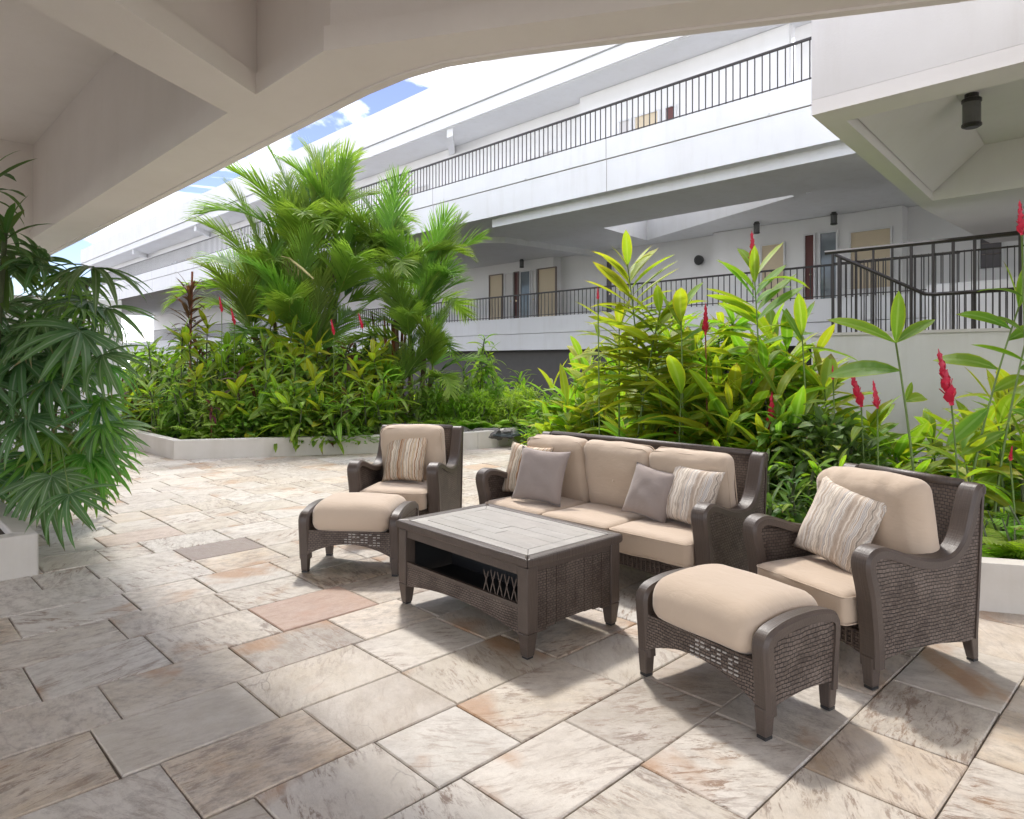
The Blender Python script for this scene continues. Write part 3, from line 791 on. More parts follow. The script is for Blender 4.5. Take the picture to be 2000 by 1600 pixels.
for k in range(1, 18):
    px = 1644+k*9.6
    yt = 498+(px-1632)*0.437
    q = P3(px, yt, XF); MB().box(q.x-0.0065, q.x+0.0065, q.y-0.0065, q.y+0.0065, 1.90, q.z).build('baluster', M_rail, sr)
for k in range(0, 14):
    px = 1835+k*13
    q = P3(px, 574-(px-1825)*0.06, XF); MB().box(q.x-0.0065, q.x+0.0065, q.y-0.0065, q.y+0.0065, 1.90, q.z).build('baluster', M_rail, sr)

# low white wall at far left end of the bed, and end wall of the near deck
t = thing('garden_wall', 'low white wall at the far left, behind the fan palm leaves', 'wall')
MB().box(-8, 3.66, 14.0, 14.25, -0.04, 2.6).build('wall_body', M_white, t, bevel=0.01)
t = thing('end_wall', 'beige wall behind the dark leaves at the left edge', 'wall')
MB().box(-8.5, 2.2, 15.5, 15.8, -0.04, HS-0.002).build('wall_body', M_deck, t)

# ------------------------------------------------------------------ furniture
def cushion(name, w_, d_, h_, parent, loc, rot=(0, 0, 0), mat=M_cush, rad=0.05, puff=0.02, seed=0, wr=0.004, n=14, crown_y=0.0, pleat=0.0, welt=True):
    """boxy cushion w x d x h, rounded and slightly puffed, bottom at z=0"""
    bm = bmesh.new(); bmesh.ops.create_cube(bm, size=2)
    bmesh.ops.subdivide_edges(bm, edges=bm.edges[:], cuts=n, use_grid_fill=True)
    hx, hy, hz = w_/2, d_/2, h_/2
    rad = min(rad, hz*0.98, hx, hy)
    for v in bm.verts:
        # concentrate points near the edges
        g_ = lambda c: math.copysign(abs(c)**0.7, c)
        p = Vector((g_(v.co.x)*hx, g_(v.co.y)*hy, g_(v.co.z)*hz))
        q = Vector((max(-hx+rad, min(hx-rad, p.x)), max(-hy+rad, min(hy-rad, p.y)), max(-hz+rad, min(hz-rad, p.z))))
        d = p-q
        if d.length > 1e-6:
            m = max(abs(d.x), abs(d.y), abs(d.z)); p = q+d.normalized()*m
        u, vv = p.x/hx, p.y/hy
        bulge = max(0, 1-u*u)*max(0, 1-vv*vv)
        if p.z > 0: p.z += puff*bulge**0.5 - crown_y*(vv*vv)
        sidep = max(0, 1-(p.z/hz)**2) if abs(p.z) < hz else 0
        p.x += math.copysign(puff*0.35*sidep*max(0, 1-vv*vv), p.x); p.y += math.copysign(puff*0.35*sidep*max(0, 1-u*u), p.y)
        nz_ = noise.noise(Vector((p.x*6+seed*3.1, p.y*6, p.z*6)))
        p += p.normalized()*nz_*wr*2
        if pleat and p.z > 0: p.z += pleat*math.sin(p.x*52+p.y*10)*max(0, vv)**1.5*max(0, 1-abs(u)**6)*(0.6+0.4*math.sin(p.x*17))
        p.z += hz
        v.co = p
    me = bpy.data.meshes.new(name); bm.to_mesh(me); bm.free()
    me.polygons.foreach_set('use_smooth', [True]*len(me.polygons))
    o = link(name, me, parent, loc, mat); o.rotation_euler = rot
    # welt cord round the top and bottom seams
    for zz, nm in (((h_-rad*0.45, 'piping'), (rad*0.45, 'piping')) if welt else ()):
        pts = []
        k = 6; rr = rad*1.0; ins = rad*0.12
        for cx_, cy_, a0 in ((hx-rr, hy-rr, 0), (-hx+rr, hy-rr, 90), (-hx+rr, -hy+rr, 180), (hx-rr, -hy+rr, 270)):
            for i in range(k+1):
                a = R(a0+90*i/k); pts.append((cx_+(rr-ins+0.004)*math.cos(a), cy_+(rr-ins+0.004)*math.sin(a), zz - (crown_y if zz > h_/2 else 0)*((cy_+rr*math.sin(a))/hy)**2))
        pts.append(pts[0])
        MB().tube(pts, 0.0045, 5, cap=False).build(nm, mat, o, smooth=True)
    return o
def pillow(label, mat, loc, rz, lean, size=0.42, roll=0, T=0.075, group=None, seed=0, hgt=None):
    hgt = hgt or size
    v, f = [], []; n = 16
    for s_ in (1, -1):
        for i in range(n+1):
            for j in range(n+1):
                a = -1+2*i/n; b = -1+2*j/n
                e = (max(0, 1-a**2)**0.42)*(max(0, 1-b**2)**0.42)
                pin = 1-0.10*(1-abs(a)**2)*(abs(b)**3)-0.0
                pin2 = 1-0.10*(1-abs(b)**2)*(abs(a)**3)
                t_ = T*e*(1+0.25*noise.noise(Vector((a*1.7+seed, b*1.7, s_*2))))
                wr = 0.006*noise.noise(Vector((a*5+seed, b*5, 3)))*e
                v.append((a*size/2*pin2, s_*t_+wr, b*hgt/2*pin+hgt/2))
    N = (n+1)**2
    for k in (0, 1):
        for i in range(n):
            for j in range(n):
                q = (k*N+i*(n+1)+j, k*N+(i+1)*(n+1)+j, k*N+(i+1)*(n+1)+j+1, k*N+i*(n+1)+j+1)
                f.append(q if k else q[::-1])
    me = bpy.data.meshes.new('throw_pillow'); me.from_pydata(v, [], f)
    bm = bmesh.new(); bm.from_mesh(me); bmesh.ops.remove_doubles(bm, verts=bm.verts, dist=0.0006); bmesh.ops.recalc_face_normals(bm, faces=bm.faces); bm.to_mesh(me); bm.free()
    me.polygons.foreach_set('use_smooth', [True]*len(me.polygons))
    o = link('throw_pillow', me, None, loc, mat)
    o.rotation_euler = (Matrix.Rotation(rz, 3, 'Z') @ Matrix.Rotation(-lean, 3, 'X') @ Matrix.Rotation(roll, 3, 'Y')).to_euler()
    tag(o, label, 'pillow', group)
    return o

ARM = [(-0.345, 0.10), (-0.352, 0.25), (-0.372, 0.42), (-0.40, 0.53), (-0.405, 0.585), (-0.385, 0.625), (-0.34, 0.648), (-0.28, 0.648), (-0.2, 0.625), (-0.08, 0.585), (0.04, 0.56), (0.14, 0.558), (0.21, 0.58), (0.26, 0.625), (0.295, 0.69), (0.325, 0.78), (0.355, 0.855), (0.385, 0.885), (0.43, 0.885)]
def leg(c, h, par, w0=0.042, w1=0.07, off=(0, 0), mat=None):
    o = MB().frustum((c[0]-off[0], c[1]-off[1]), w0, w0, w1, w1, 0.012, h, off).build('leg', mat or M_band, par, bevel=0.006)
    MB().frustum((c[0]-off[0], c[1]-off[1]), w0*0.9, w0*0.9, w0*0.9, w0*0.9, 0.0, 0.0118).build('foot_cap', M_black, o)
    return o
def seat_unit(name, label, cat, loc, rz, W, nseat, back_mat=M_cush, tall=0.0, plump=False):
    t = thing(name, label, cat, loc, rz)
    hw = W/2; aw = 0.105
    for s_ in (-1, 1):
        xo = s_*hw; xi = s_*(hw-aw)
        x0, x1 = min(xo, xi), max(xo, xi)
        MB().band(ARM, x0, x1, 0.048).build('arm_band', M_band, t, smooth='edges')
        inner = [(y, z) for y, z in ARM]
        # woven side panel inside the band: down to an arched hem
        prof = [(y+0.02 if y < -0.3 else y, z-0.025) for y, z in ARM[1:]] 
        prof = [(-0.325, 0.13)]+prof[:-1]+[(0.425, 0.86), (0.40, 0.5), (0.375, 0.14), (0.3, 0.125), (0.1, 0.15), (-0.1, 0.16), (-0.25, 0.145)]
        MB().extr(prof, min(xo-s_*0.008, xo-s_*0.05), max(xo-s_*0.008, xo-s_*0.05), 'x').build('side_panel', M_wickL, t, uvbox=True)
        # rear edge post
        MB().band([(0.432, 0.884), (0.405, 0.5), (0.378, 0.13)], x0, x1, 0.03).build('back_post', M_band, t)
        leg((s_*(hw-0.053), -0.321), 0.15, t, 0.048, 0.062, (0, -0.0))
        leg((s_*(hw-0.05), 0.37), 0.15, t, 0.04, 0.062, (0, -0.03))
    # back panel, outer and top roll
    MB().extr([(0.385, 0.86), (0.43, 0.86), (0.375, 0.14), (0.33, 0.14)], -hw+aw+0.001, hw-aw-0.001, 'x').build('back_panel', M_wickL, t, uvbox=True)
    MB().tube([(-hw+aw+0.002, 0.408, 0.872), (0, 0.408, 0.874), (hw-aw-0.002, 0.408, 0.872)], 0.027, 10).build('top_roll', M_band, t, smooth=True)
    # seat deck and front apron with arched hem and a woven lattice
    MB().box(-hw+aw+0.003, hw-aw-0.003, -0.30, 0.33, 0.225, 0.255).build('seat_deck', M_wick, t, uvbox=True)
    n = 14; pts = [(-hw+aw*0.5+0.002, 0.24), (hw-aw*0.5-0.002, 0.24)]
    x_ = [hw-aw*0.5-0.002-(2*hw-aw-0.004)*i/n for i in range(n+1)]
    pts += [(x, 0.125+0.045*max(0, 1-((x)/(hw-aw*0.5))**2)) for x in x_]
    MB().extr(pts, -0.326, -0.304, 'y').build('front_apron', M_wick, t, uvbox=True)
    cell = 0.034; holes_ = MB()
    nx = int((2*hw-2*aw-0.06)/cell)
    for i in range(nx+1):
        x = -nx*cell/2+i*cell
        holes_.box(x-0.0045, x+0.0045, -0.336, -0.331, 0.165, 0.238)
    for k in range(4):
        z = 0.168+k*0.0225; holes_.box(-nx*cell/2-0.01, nx*cell/2+0.01, -0.3312, -0.3262, z-0.004, z+0.004)
    tag(holes_.build('lattice', M_band, t, fix=False), kind='stuff')
    # cushions
    sw = (W-2*aw-0.012)/nseat
    for k in range(nseat):
        x = -(W-2*aw-0.012)/2+sw*(k+0.5)
        cushion('seat_cushion', sw-0.008, 0.66 if not plump else 0.67, 0.155, t, (x, -0.085, 0.256), (R(-1), 0, 0), rad=0.035, puff=0.016, seed=k, wr=0.006)
        ht = 0.50+tall
        c_ = cushion('back_cushion', sw-0.006+(0.05 if plump else 0), ht, 0.165 if plump else 0.14, t, (x, 0.228, 0.405+ht/2*0.985), (R(90+11) , 0, 0), rad=0.055 if not plump else 0.07, puff=0.035, seed=k+5, wr=0.009, n=26, pleat=0.013 if plump else 0.0, welt=not plump)
        if nseat == 3:
            tf = MB().tube([(0, 0, 0), (0, 0, 0.006), (0, 0, 0.01)], [0.014, 0.013, 0.006], 10).build('tuft_button', M_cush, c_, smooth=True)
            tf.location = (0, 0, 0.14+0.024)
    return t
def back_dir(deg): return R(deg-90)      # local +y (back) points deg above +x in plan
chR = seat_unit('armchair', 'brown wicker armchair nearest the right edge, with plump cream back cushion', 'armchair', (3.80, 1.33, 0.002), back_dir(-20), 0.80, 1, tall=0.02, plump=True)
chL = seat_unit('armchair', 'brown wicker armchair at the left, standing in front of the planter curb', 'armchair', (3.60, 5.03, 0.002), back_dir(35), 0.80, 1, tall=0.02)
sofa = seat_unit('sofa', 'three seat brown wicker sofa with beige cushions behind the coffee table', 'sofa', (3.98, 3.09, 0.002), back_dir(1), 2.0, 3)
MB().box(-0.02, 0.02, 0, 0.002, 0, 0.012).build('care_tag', M_labelw, chR, loc=(-0.25, -0.332, 0.232))

def ottoman(label, loc, rz):
    t = thing('ottoman', label, 'ottoman', loc, rz)
    W, D = 0.70, 0.50; hw = W/2; aw = 0.075
    path = [(-0.225, 0.09), (-0.232, 0.2), (-0.242, 0.3), (-0.243, 0.355), (-0.225, 0.39), (-0.185, 0.412), (-0.1, 0.428), (0, 0.433), (0.1, 0.428), (0.185, 0.412), (0.225, 0.39), (0.243, 0.355), (0.242, 0.3), (0.232, 0.2), (0.225, 0.09)]
    for s_ in (-1, 1):
        xo = s_*hw; xi = s_*(hw-aw)
        MB().band(path, min(xo, xi), max(xo, xi), 0.045).build('end_band', M_band, t, smooth='edges')
        prof = [(y*0.93, z-0.022) for y, z in path[1:-1]]
        prof = [(-0.208, 0.12)]+prof+[(0.208, 0.12), (0.1, 0.135), (0, 0.14), (-0.1, 0.135)]
        MB().extr(prof, min(xo-s_*0.008, xo-s_*0.045), max(xo-s_*0.008, xo-s_*0.045), 'x').build('side_panel', M_wickL, t, uvbox=True)
        for sy in (-1, 1):
            leg((s_*(hw-0.0385), sy*0.202), 0.12, t, 0.044, 0.056)
    n = 16
    for sy in (-1, 1):
        x_ = [(hw-aw*0.6)-(2*hw-aw*1.2)*i/n for i in range(n+1)]
        pts = [(-(hw-aw*0.6), 0.285), (hw-aw*0.6, 0.285)]+[(x, 0.115+0.085*max(0, 1-(x/(hw-aw*0.6))**2)) for x in x_]
        MB().extr(pts, sy*0.218-0.009, sy*0.218+0.009, 'y').build('apron', M_wick, t, uvbox=True)
        lat = MB()
        for i in range(9):
            for k in range(5):
                x = -0.02+i*0.028 if sy < 0 else -0.1+i*0.028
                z = 0.20+k*0.017
                if abs(noise.noise(Vector((i*0.9, k*1.1, sy)))) < 0.28:
                    lat.box(x-0.009, x+0.009, sy*0.218+(-0.0125 if sy < 0 else 0.0095), sy*0.218+(-0.0095 if sy < 0 else 0.0125), z-0.003, z+0.003)
        if lat.v: tag(lat.build('lattice', M_labelw if False else M_slate, t, fix=False), kind='stuff')
    MB().box(-hw+aw+0.002, hw-aw-0.002, -0.2, 0.2, 0.262, 0.282).build('seat_deck', M_band, t)
    cushion('cushion', W-2*aw-0.004, D-0.005, 0.20, t, (0, 0, 0.272), rad=0.075, puff=0.012, crown_y=0.03, seed=2, welt=False, wr=0.005)
    t.scale = (1.06, 1.06, 1.06)
    return t
ottoman('brown wicker ottoman with cream cushion, nearest the camera at the right', (2.90, 1.545, 0.002), back_dir(-11))
ottoman('brown wicker ottoman in front of the left armchair', (2.73, 4.40, 0.002), back_dir(38))

# coffee table
def table():
    t = thing('coffee_table', 'brown wicker coffee table with pale slate plank top', 'table', (2.82, 2.965, 0.002), R(-1.5))
    hx, hy, H = 0.38, 0.59, 0.515
    fr = 0.062
    for s_ in (-1, 1):
        MB().prism([(s_*hx, -hy), (s_*hx, hy), (s_*(hx-fr), hy-fr), (s_*(hx-fr), -hy+fr)], H-0.05, H).build('top_rim', M_band, t, bevel=0.012)
        MB().prism([(-hx, s_*hy), (hx, s_*hy), (hx-fr, s_*(hy-fr)), (-hx+fr, s_*(hy-fr))], H-0.0505, H-0.0005).build('top_rim', M_band, t, bevel=0.012)
    MB().box(-hx+fr+0.001, hx-fr-0.001, -hy+fr+0.001, hy-fr-0.001, H-0.045, H-0.016).build('top_board', M_band, t)
    # outer slate border, then planks lengthwise
    ix, iy = hx-fr-0.004, hy-fr-0.004; bw = 0.075; gp = 0.003
    for s_ in (-1, 1):
        MB().prism([(s_*ix, -iy), (s_*ix, iy), (s_*(ix-bw), iy-bw), (s_*(ix-bw), -iy+bw)], H-0.0155, H-0.003).build('slate_plank', M_slate, t, bevel=0.002)
        MB().prism([(-ix+gp, s_*(iy)), (ix-gp, s_*iy), (ix-bw-gp, s_*(iy-bw)), (-ix+bw+gp, s_*(iy-bw))], H-0.0157, H-0.0035).build('slate_plank', M_slate, t, bevel=0.002)
    px = -ix+bw+gp; n = 5; pw = (2*(ix-bw)-2*gp)/n
    for k in range(n):
        ys = [-iy+bw+gp, rnd.uniform(-0.15, 0.15), iy-bw-gp]
        for y0, y1 in zip(ys[:-1], ys[1:]):
            MB().box(px+gp/2, px+pw-gp/2, y0+gp/2, y1-gp/2, H-0.0156, H-0.003+rnd.uniform(-0.0008, 0.0008)).build('slate_plank', M_slate, t, bevel=0.002)
        px += pw
    lx, ly = hx-0.052, hy-0.052
    for sx in (-1, 1):
        for sy in (-1, 1):
            o = MB().frustum((sx*lx, sy*ly), 0.05, 0.05, 0.075, 0.075, 0.01, 0.13).box(sx*lx-0.0375, sx*lx+0.0375, sy*ly-0.0375, sy*ly+0.0375, 0.131, H-0.0515).build('leg', M_band, t, bevel=0.006)
            MB().box(sx*lx-0.02, sx*lx+0.02, sy*ly-0.02, sy*ly+0.02, 0, 0.0098).build('foot_cap', M_black, o)
    # long sides: top rail, open slot with the dark interior, lower woven apron with arched hem
    n = 16; yr = ly-0.0385
    for s_ in (-1, 1):
        x0, x1 = sorted((s_*(lx+0.026), s_*(lx+0.004)))
        MB().box(x0, x1, -yr, yr, H-0.10, H-0.0515).build('top_rail', M_band, t)
        MB().box(x0, x1, -yr, yr, 0.245, 0.265).build('slot_rail', M_band, t)
        y_ = [yr-2*yr*i/n for i in range(n+1)]
        MB().extr([(-yr, 0.2445), (yr, 0.2445)]+[(y, 0.115+0.05*(1-(y/yr)**2)) for y in y_], x0, x1, 'x').build('lower_apron', M_wick, t, uvbox=True)
        m = MB()
        for k in range(18):
            y = -yr+0.03+k*(2*yr-0.06)/17
            if y > -0.22: continue
            xx = s_*(lx+0.01); hh = 0.12*min(1, (-y-0.02)/0.25)
            m.add([(xx, y-0.004, 0.265), (xx, y+0.004, 0.265), (xx, y+0.044, 0.265+hh), (xx, y+0.036, 0.265+hh)], [(0, 1, 2, 3)])
            m.add([(xx+0.002*s_, y+0.036, 0.265), (xx+0.002*s_, y+0.044, 0.265), (xx+0.002*s_, y+0.004, 0.265+hh), (xx+0.002*s_, y-0.004, 0.265+hh)], [(0, 1, 2, 3)])
        tag(m.build('lattice', M_band, t, fix=False), kind='stuff')
    # inner box behind the slot, coloured black to paint in its shade
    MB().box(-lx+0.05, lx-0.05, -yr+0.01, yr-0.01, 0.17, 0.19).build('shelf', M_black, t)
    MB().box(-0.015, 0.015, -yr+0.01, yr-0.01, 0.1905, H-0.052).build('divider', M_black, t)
    # short ends: vertical woven slats
    xr = lx-0.0385
    for s_ in (-1, 1):
        y0, y1 = sorted((s_*(ly+0.026), s_*(ly+0.008)))
        n = 8; sw = 2*xr/n
        for k in range(n):
            x = -xr+k*sw
            zb = 0.115+0.03*(1-(((x+sw/2)/xr)**2))
            MB().box(x+0.002, x+sw-0.002, y0, y1, zb, H-0.0815).build('end_slat', M_wick, t, uvbox=True)
        MB().box(-xr, xr, y0-0.002 if s_ < 0 else y0, y1 if s_ < 0 else y1+0.002, H-0.08, H-0.0515).build('end_rail', M_band, t)
        ym, yn = sorted((s_*(ly+0.006), s_*(ly-0.004)))
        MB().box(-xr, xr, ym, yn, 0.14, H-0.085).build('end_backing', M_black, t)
table()

# throw pillows
def on(parent, x, y, z): return parent.matrix_basis @ Vector((x, y, z))
for o in (chR, chL, sofa): o.matrix_basis = Matrix.Translation(o.location) @ o.rotation_euler.to_matrix().to_4x4()
zr = lambda o: o.rotation_euler.z
pillow('pale striped pillow on the armchair at the right edge', M_strP, on(chR, -0.10, -0.12, 0.43), zr(chR)+R(4), R(21), 0.43, R(11), seed=1, hgt=0.44)
pillow('warm striped square pillow on the left armchair', M_strW, on(chL, -0.03, -0.06, 0.43), zr(chL)-R(10), R(20), 0.42, R(-3), seed=2)
pillow('brown striped pillow at the left end of the sofa, behind a grey one', M_strW, on(sofa, -0.765, -0.13, 0.43), zr(sofa)+R(6), R(18), 0.42, R(3), seed=3, T=0.06)
pillow('grey taupe pillow at the left end of the sofa, in front of a striped one', M_grey, on(sofa, -0.50, -0.24, 0.43), zr(sofa)+R(16), R(20), 0.42, R(3), seed=4, T=0.07)
pillow('grey taupe pillow at the right end of the sofa, beside a pale striped one', M_grey, on(sofa, 0.36, -0.10, 0.43), zr(sofa)+R(2), R(20), 0.36, R(8), seed=5)
pillow('pale striped pillow in the right corner of the sofa by the arm', M_strP, on(sofa, 0.66, -0.08, 0.43), zr(sofa)-R(8), R(20), 0.40, R(4), seed=6)

# ------------------------------------------------------------------ plants: leaf meshes
def blade_pts(n, L_, W_, bend, fold, shape=1.0, twist=0.0, base=0.08):
    """blade along +x, returns verts rows of 3, uv"""
    v, uv = [], []
    x = z = 0.0; a = 0.0
    for i in range(n+1):
        t = i/n
        w = W_*0.5*(math.sin(PI*min(1, t**shape*0.97+0.0))**0.8 if t > 0 else base) if t < 1 else 0.0
        w = max(w, W_*base*0.5 if t < 0.1 else 0)
        tw = twist*t
        for k in (-1, 0, 1):
            y = k*w; zz = abs(k)*w*fold
            v.append((x-math.sin(a)*0-zz*math.sin(a)*0, y*math.cos(tw)-zz*math.sin(tw), z+zz*math.cos(tw)+y*math.sin(tw))); uv.append((t, 0.5+k*0.5))
        a -= bend/n
        x += L_/n*math.cos(a); z += L_/n*math.sin(a)
    f = []
    for i in range(n):
        for k in (0, 1):
            f.append((i*3+k, (i+1)*3+k, (i+1)*3+k+1, i*3+k+1))
    return v, f, uv
def uv_mesh(name, V, F, UV, mat, smooth=True):
    me = bpy.data.meshes.new(name); me.from_pydata(V, [], F)
    lay = me.uv_layers.new(name='UVMap').data
    idx = [0]*len(me.loops); me.loops.foreach_get('vertex_index', idx)
    flat = []
    for i in idx: flat += UV[i]
    lay.foreach_set('uv', flat)
    if smooth: me.polygons.foreach_set('use_smooth', [True]*len(me.polygons))
    me.materials.append(mat); me.update()
    return me
def leaf_set(name, mat, specs):
    out = []
    for (W_, bend, fold, shape, tw) in specs:
        v, f, uv = blade_pts(6, 1.0, W_, bend, fold, shape, tw)
        out.append(uv_mesh(name, v, f, uv, mat))
    return out
G_SPEC = [(0.20, 0.7, 0.25, 0.9, 0.1), (0.22, 1.1, 0.18, 0.85, -0.2), (0.19, 0.3, 0.3, 0.95, 0.25), (0.21, 1.5, 0.2, 0.9, 0.0)]
BIG_SPEC = [(0.27, 0.5, 0.25, 0.95, 0.1), (0.29, 0.85, 0.2, 0.95, -0.2), (0.26, 0.2, 0.22, 1.0, 0.2)]
T_SPEC = [(0.16, 0.8, 0.25, 0.95, 0.2), (0.18, 1.3, 0.2, 0.9, -0.3), (0.15, 0.4, 0.3, 1.0, 0.1), (0.17, 1.8, 0.2, 0.95, 0.3)]
LV = {'ginger': leaf_set('leaf', LF_ginger, G_SPEC), 'yellow': leaf_set('leaf', LF_yellow, G_SPEC), 'ti': leaf_set('leaf', LF_ti, T_SPEC),
      'dark': leaf_set('leaf', LF_dark, T_SPEC), 'bronze': leaf_set('leaf', LF_bronze, T_SPEC), 'crimson': leaf_set('leaf', LF_crimson, T_SPEC), 'big': leaf_set('leaf', LF_ginger, BIG_SPEC), 'bigy': leaf_set('leaf', LF_yellow, BIG_SPEC)}
def put_leaf(me, parent, loc, az, el, roll, s, name='leaf'):
    o = bpy.data.objects.new(name, me); COL.objects.link(o); o.parent = parent
    o.matrix_basis = Matrix.Translation(loc) @ Matrix.Rotation(az, 4, 'Z') @ Matrix.Rotation(-el, 4, 'Y') @ Matrix.Rotation(roll, 4, 'X') @ Matrix.Scale(s, 4)
    return o
def flower_mesh(kind):
    v, f = [], []; n = 22
    for i in range(n):
        t = i/n; z = t*0.26; a = i*2.4
        L_ = 0.07*(1-t*0.55); wv = 0.028*(1-t*0.5)
        el = R(58+t*25)
        r0 = 0.012*(1-t*0.6)
        ca, sa = math.cos(a), math.sin(a)
        b = len(v)
        for (l_, w_, k) in ((0, 0.6, 0), (0.5, 1.0, 0.15), (1.0, 0.05, 0.05)):
            for sgn in (-1, 0, 1):
                rr = r0+l_*L_*math.cos(el)-abs(sgn)*0.006; zz = z+l_*L_*math.sin(el)
                y = sgn*wv*w_
                v.append((rr*ca-y*sa, rr*sa+y*ca, zz))
        for q in ((0, 3, 4, 1), (1, 4, 5, 2), (3, 6, 7, 4), (4, 7, 8, 5)): f.append(tuple(b+i_ for i_ in q))
    m = MB().tube([(0, 0, -0.02), (0, 0, 0.1), (0, 0, 0.25), (0, 0, 0.30)], [0.012, 0.016, 0.009, 0.001], 6)
    b = len(v); v += m.v; f += [tuple(i+b for i in q) for q in m.f]
    me = bpy.data.meshes.new('flower'); me.from_pydata(v, [], f); me.materials.append(M_flower)
    me.polygons.foreach_set('use_smooth', [True]*len(me.polygons))
    return me
FLOWER = flower_mesh(0)

def stem_curve(h, lean, az, n=6):
    return [Vector((math.cos(az)*lean*(t**1.6), math.sin(az)*lean*(t**1.6), h*t)) for t in [i/n for i in range(n+1)]]
def along(pts, t):
    x = t*(len(pts)-1); i = min(int(x), len(pts)-2); return pts[i].lerp(pts[i+1], x-i)
GD = R(10)
def ginger(label, px, d, ytop, leaves=14, ls=0.5, kinds=('ginger',), lean=0.25, az=None, flower=False, fsize=1.0, canes=1, start=0.35, stem_m=None, bz=0.12, name='ginger_plant', group=None, cat='plant', el0=65, el1=10, seed=0, fan=None, spread=0.3, flat_cam=False):
    r = random.Random(hash((px, ytop, seed)) & 0xffff if False else int(px*13+ytop*7+seed))
    p = at(px, d)
    t = thing(name, label, cat, (p.x, p.y, bz), 0, group)
    H = zat(ytop, d)-bz
    for c in range(canes):
        h = H*(1 if c == 0 else r.uniform(0.55, 0.95))
        a0 = az if (az is not None and c == 0) else r.uniform(0, 2*PI)
        hs = max(0.08, h-ls*0.45)
        pts = stem_curve(hs, lean*h*r.uniform(0.6, 1.2), a0)
        off = Vector((r.uniform(-spread, spread), r.uniform(-spread, spread), 0)) if c else Vector((0, 0, 0))
        pts = [q+off for q in pts]
        MB().tube(pts, [0.014-0.008*i/6 for i in range(7)], 5).build('stem', stem_m or M_stem, t, smooth=True, fix=False)
        base_az = r.uniform(0, 2*PI) if fan is None else fan
        for i in range(leaves):
            u = start+(1-start)*(i+0.5)/leaves
            q = along(pts, min(1, u))
            el = R(el1+(el0-el1)*((u-start)/(1-start))**1.5+r.uniform(-12, 12))
            aa = base_az+(PI if i % 2 else 0)+r.uniform(-0.5, 0.5)
            if i >= leaves-3 : aa = base_az + i*2.1; el = R(r.uniform(50, 80))
            k = r.choice(kinds)
            put_leaf(r.choice(LV[k]), t, q, aa, el, r.uniform(-0.4, 0.4), ls*r.uniform(0.8, 1.15)*(0.75 if u > 0.95 else 1))
        if flower and c == 0:
            o = bpy.data.objects.new('flower', FLOWER); COL.objects.link(o); o.parent = t
            dirn = (pts[-1]-pts[-2]).normalized()
            o.matrix_basis = Matrix.Translation(pts[-1]+dirn*ls*0.12) @ dirn.to_track_quat('Z', 'Y').to_matrix().to_4x4() @ Matrix.Scale(fsize, 4)
    return t
def flower_stalk(label, px, d, ybase, ytip, lean=0.05, az=1.0, bz=0.12, leaves=2, kinds=('ginger',), stem_m=None, ls=0.3):
    p = at(px, d)
    t = thing('red_ginger_flower', label, 'flower', (p.x, p.y, bz))
    zt, zb = zat(ytip, d), zat(ybase, d)
    h = zb-bz; r = random.Random(int(px))
    pts = stem_curve(h, lean, az); off = pts[-1].copy(); off.z = 0; pts = [q-off*1.0 for q in pts]
    MB().tube(pts, 0.007, 5).build('stem', stem_m or M_stem, t, smooth=True, fix=False)
    o = bpy.data.objects.new('flower', FLOWER); COL.objects.link(o); o.parent = t
    dirn = ((pts[-1]-pts[-2]).normalized()+Vector((r.uniform(-0.28, 0.28), r.uniform(-0.28, 0.28), 0))).normalized()
    o.matrix_basis = Matrix.Translation(pts[-1]) @ dirn.to_track_quat('Z', 'Y').to_matrix().to_4x4() @ Matrix.Scale((zt-zb)/0.30, 4)
    for i in range(leaves):
        put_leaf(r.choice(LV[r.choice(kinds)]), t, along(pts, 0.3+0.6*(i+1)/leaves-0.1), r.uniform(0, 6.3), R(r.uniform(25, 60)), r.uniform(-0.4, 0.4), ls*r.uniform(0.8, 1.2))
    return t
def ti_plant(px, d, ytop, label, n=4, ls=0.38, kinds=('ti',), per=14, group=None, bz=0.2, spread=0.5, name='ti_plant', stem_m=None, drop=0.75, seed=0, skirt=True):
    r = random.Random(int(px*17+ytop*3+seed))
    p = at(px, d)
    t = thing(name, label, 'plant', (p.x, p.y, bz), r.uniform(0, 6.28), group)
    H = zat(ytop, d)-bz
    for c in range(n):
        h = max(0.12, (H-ls*0.7)*(1 if c == 0 else r.uniform(0.25, drop+0.1)))
        pts = stem_curve(h, r.uniform(0.05, 0.25)*h, r.uniform(0, 6.28))
        off = Vector((r.gauss(0, spread*0.5), r.gauss(0, spread*0.5), 0)) if c else Vector((0, 0, 0))
        pts = [q+off for q in pts]
        MB().tube(pts, [0.013]*7, 5).build('stem', stem_m or M_stemdk, t, smooth=True, fix=False)
        k = r.choice(kinds)
        ph = r.uniform(0, 6)
        for i in range(per):
            u = i/per
            el = R(80-100*(1-u)**0.9+r.uniform(-10, 10)) if True else 0
            q = pts[-1]-Vector((0, 0, (1-u)*min(h*0.75, 0.35)))
            put_leaf(r.choice(LV[k]), t, q, ph+i*2.4, el, r.uniform(-0.5, 0.5), ls*r.uniform(0.7, 1.1)*(0.8+0.3*(1-u)))
    return t
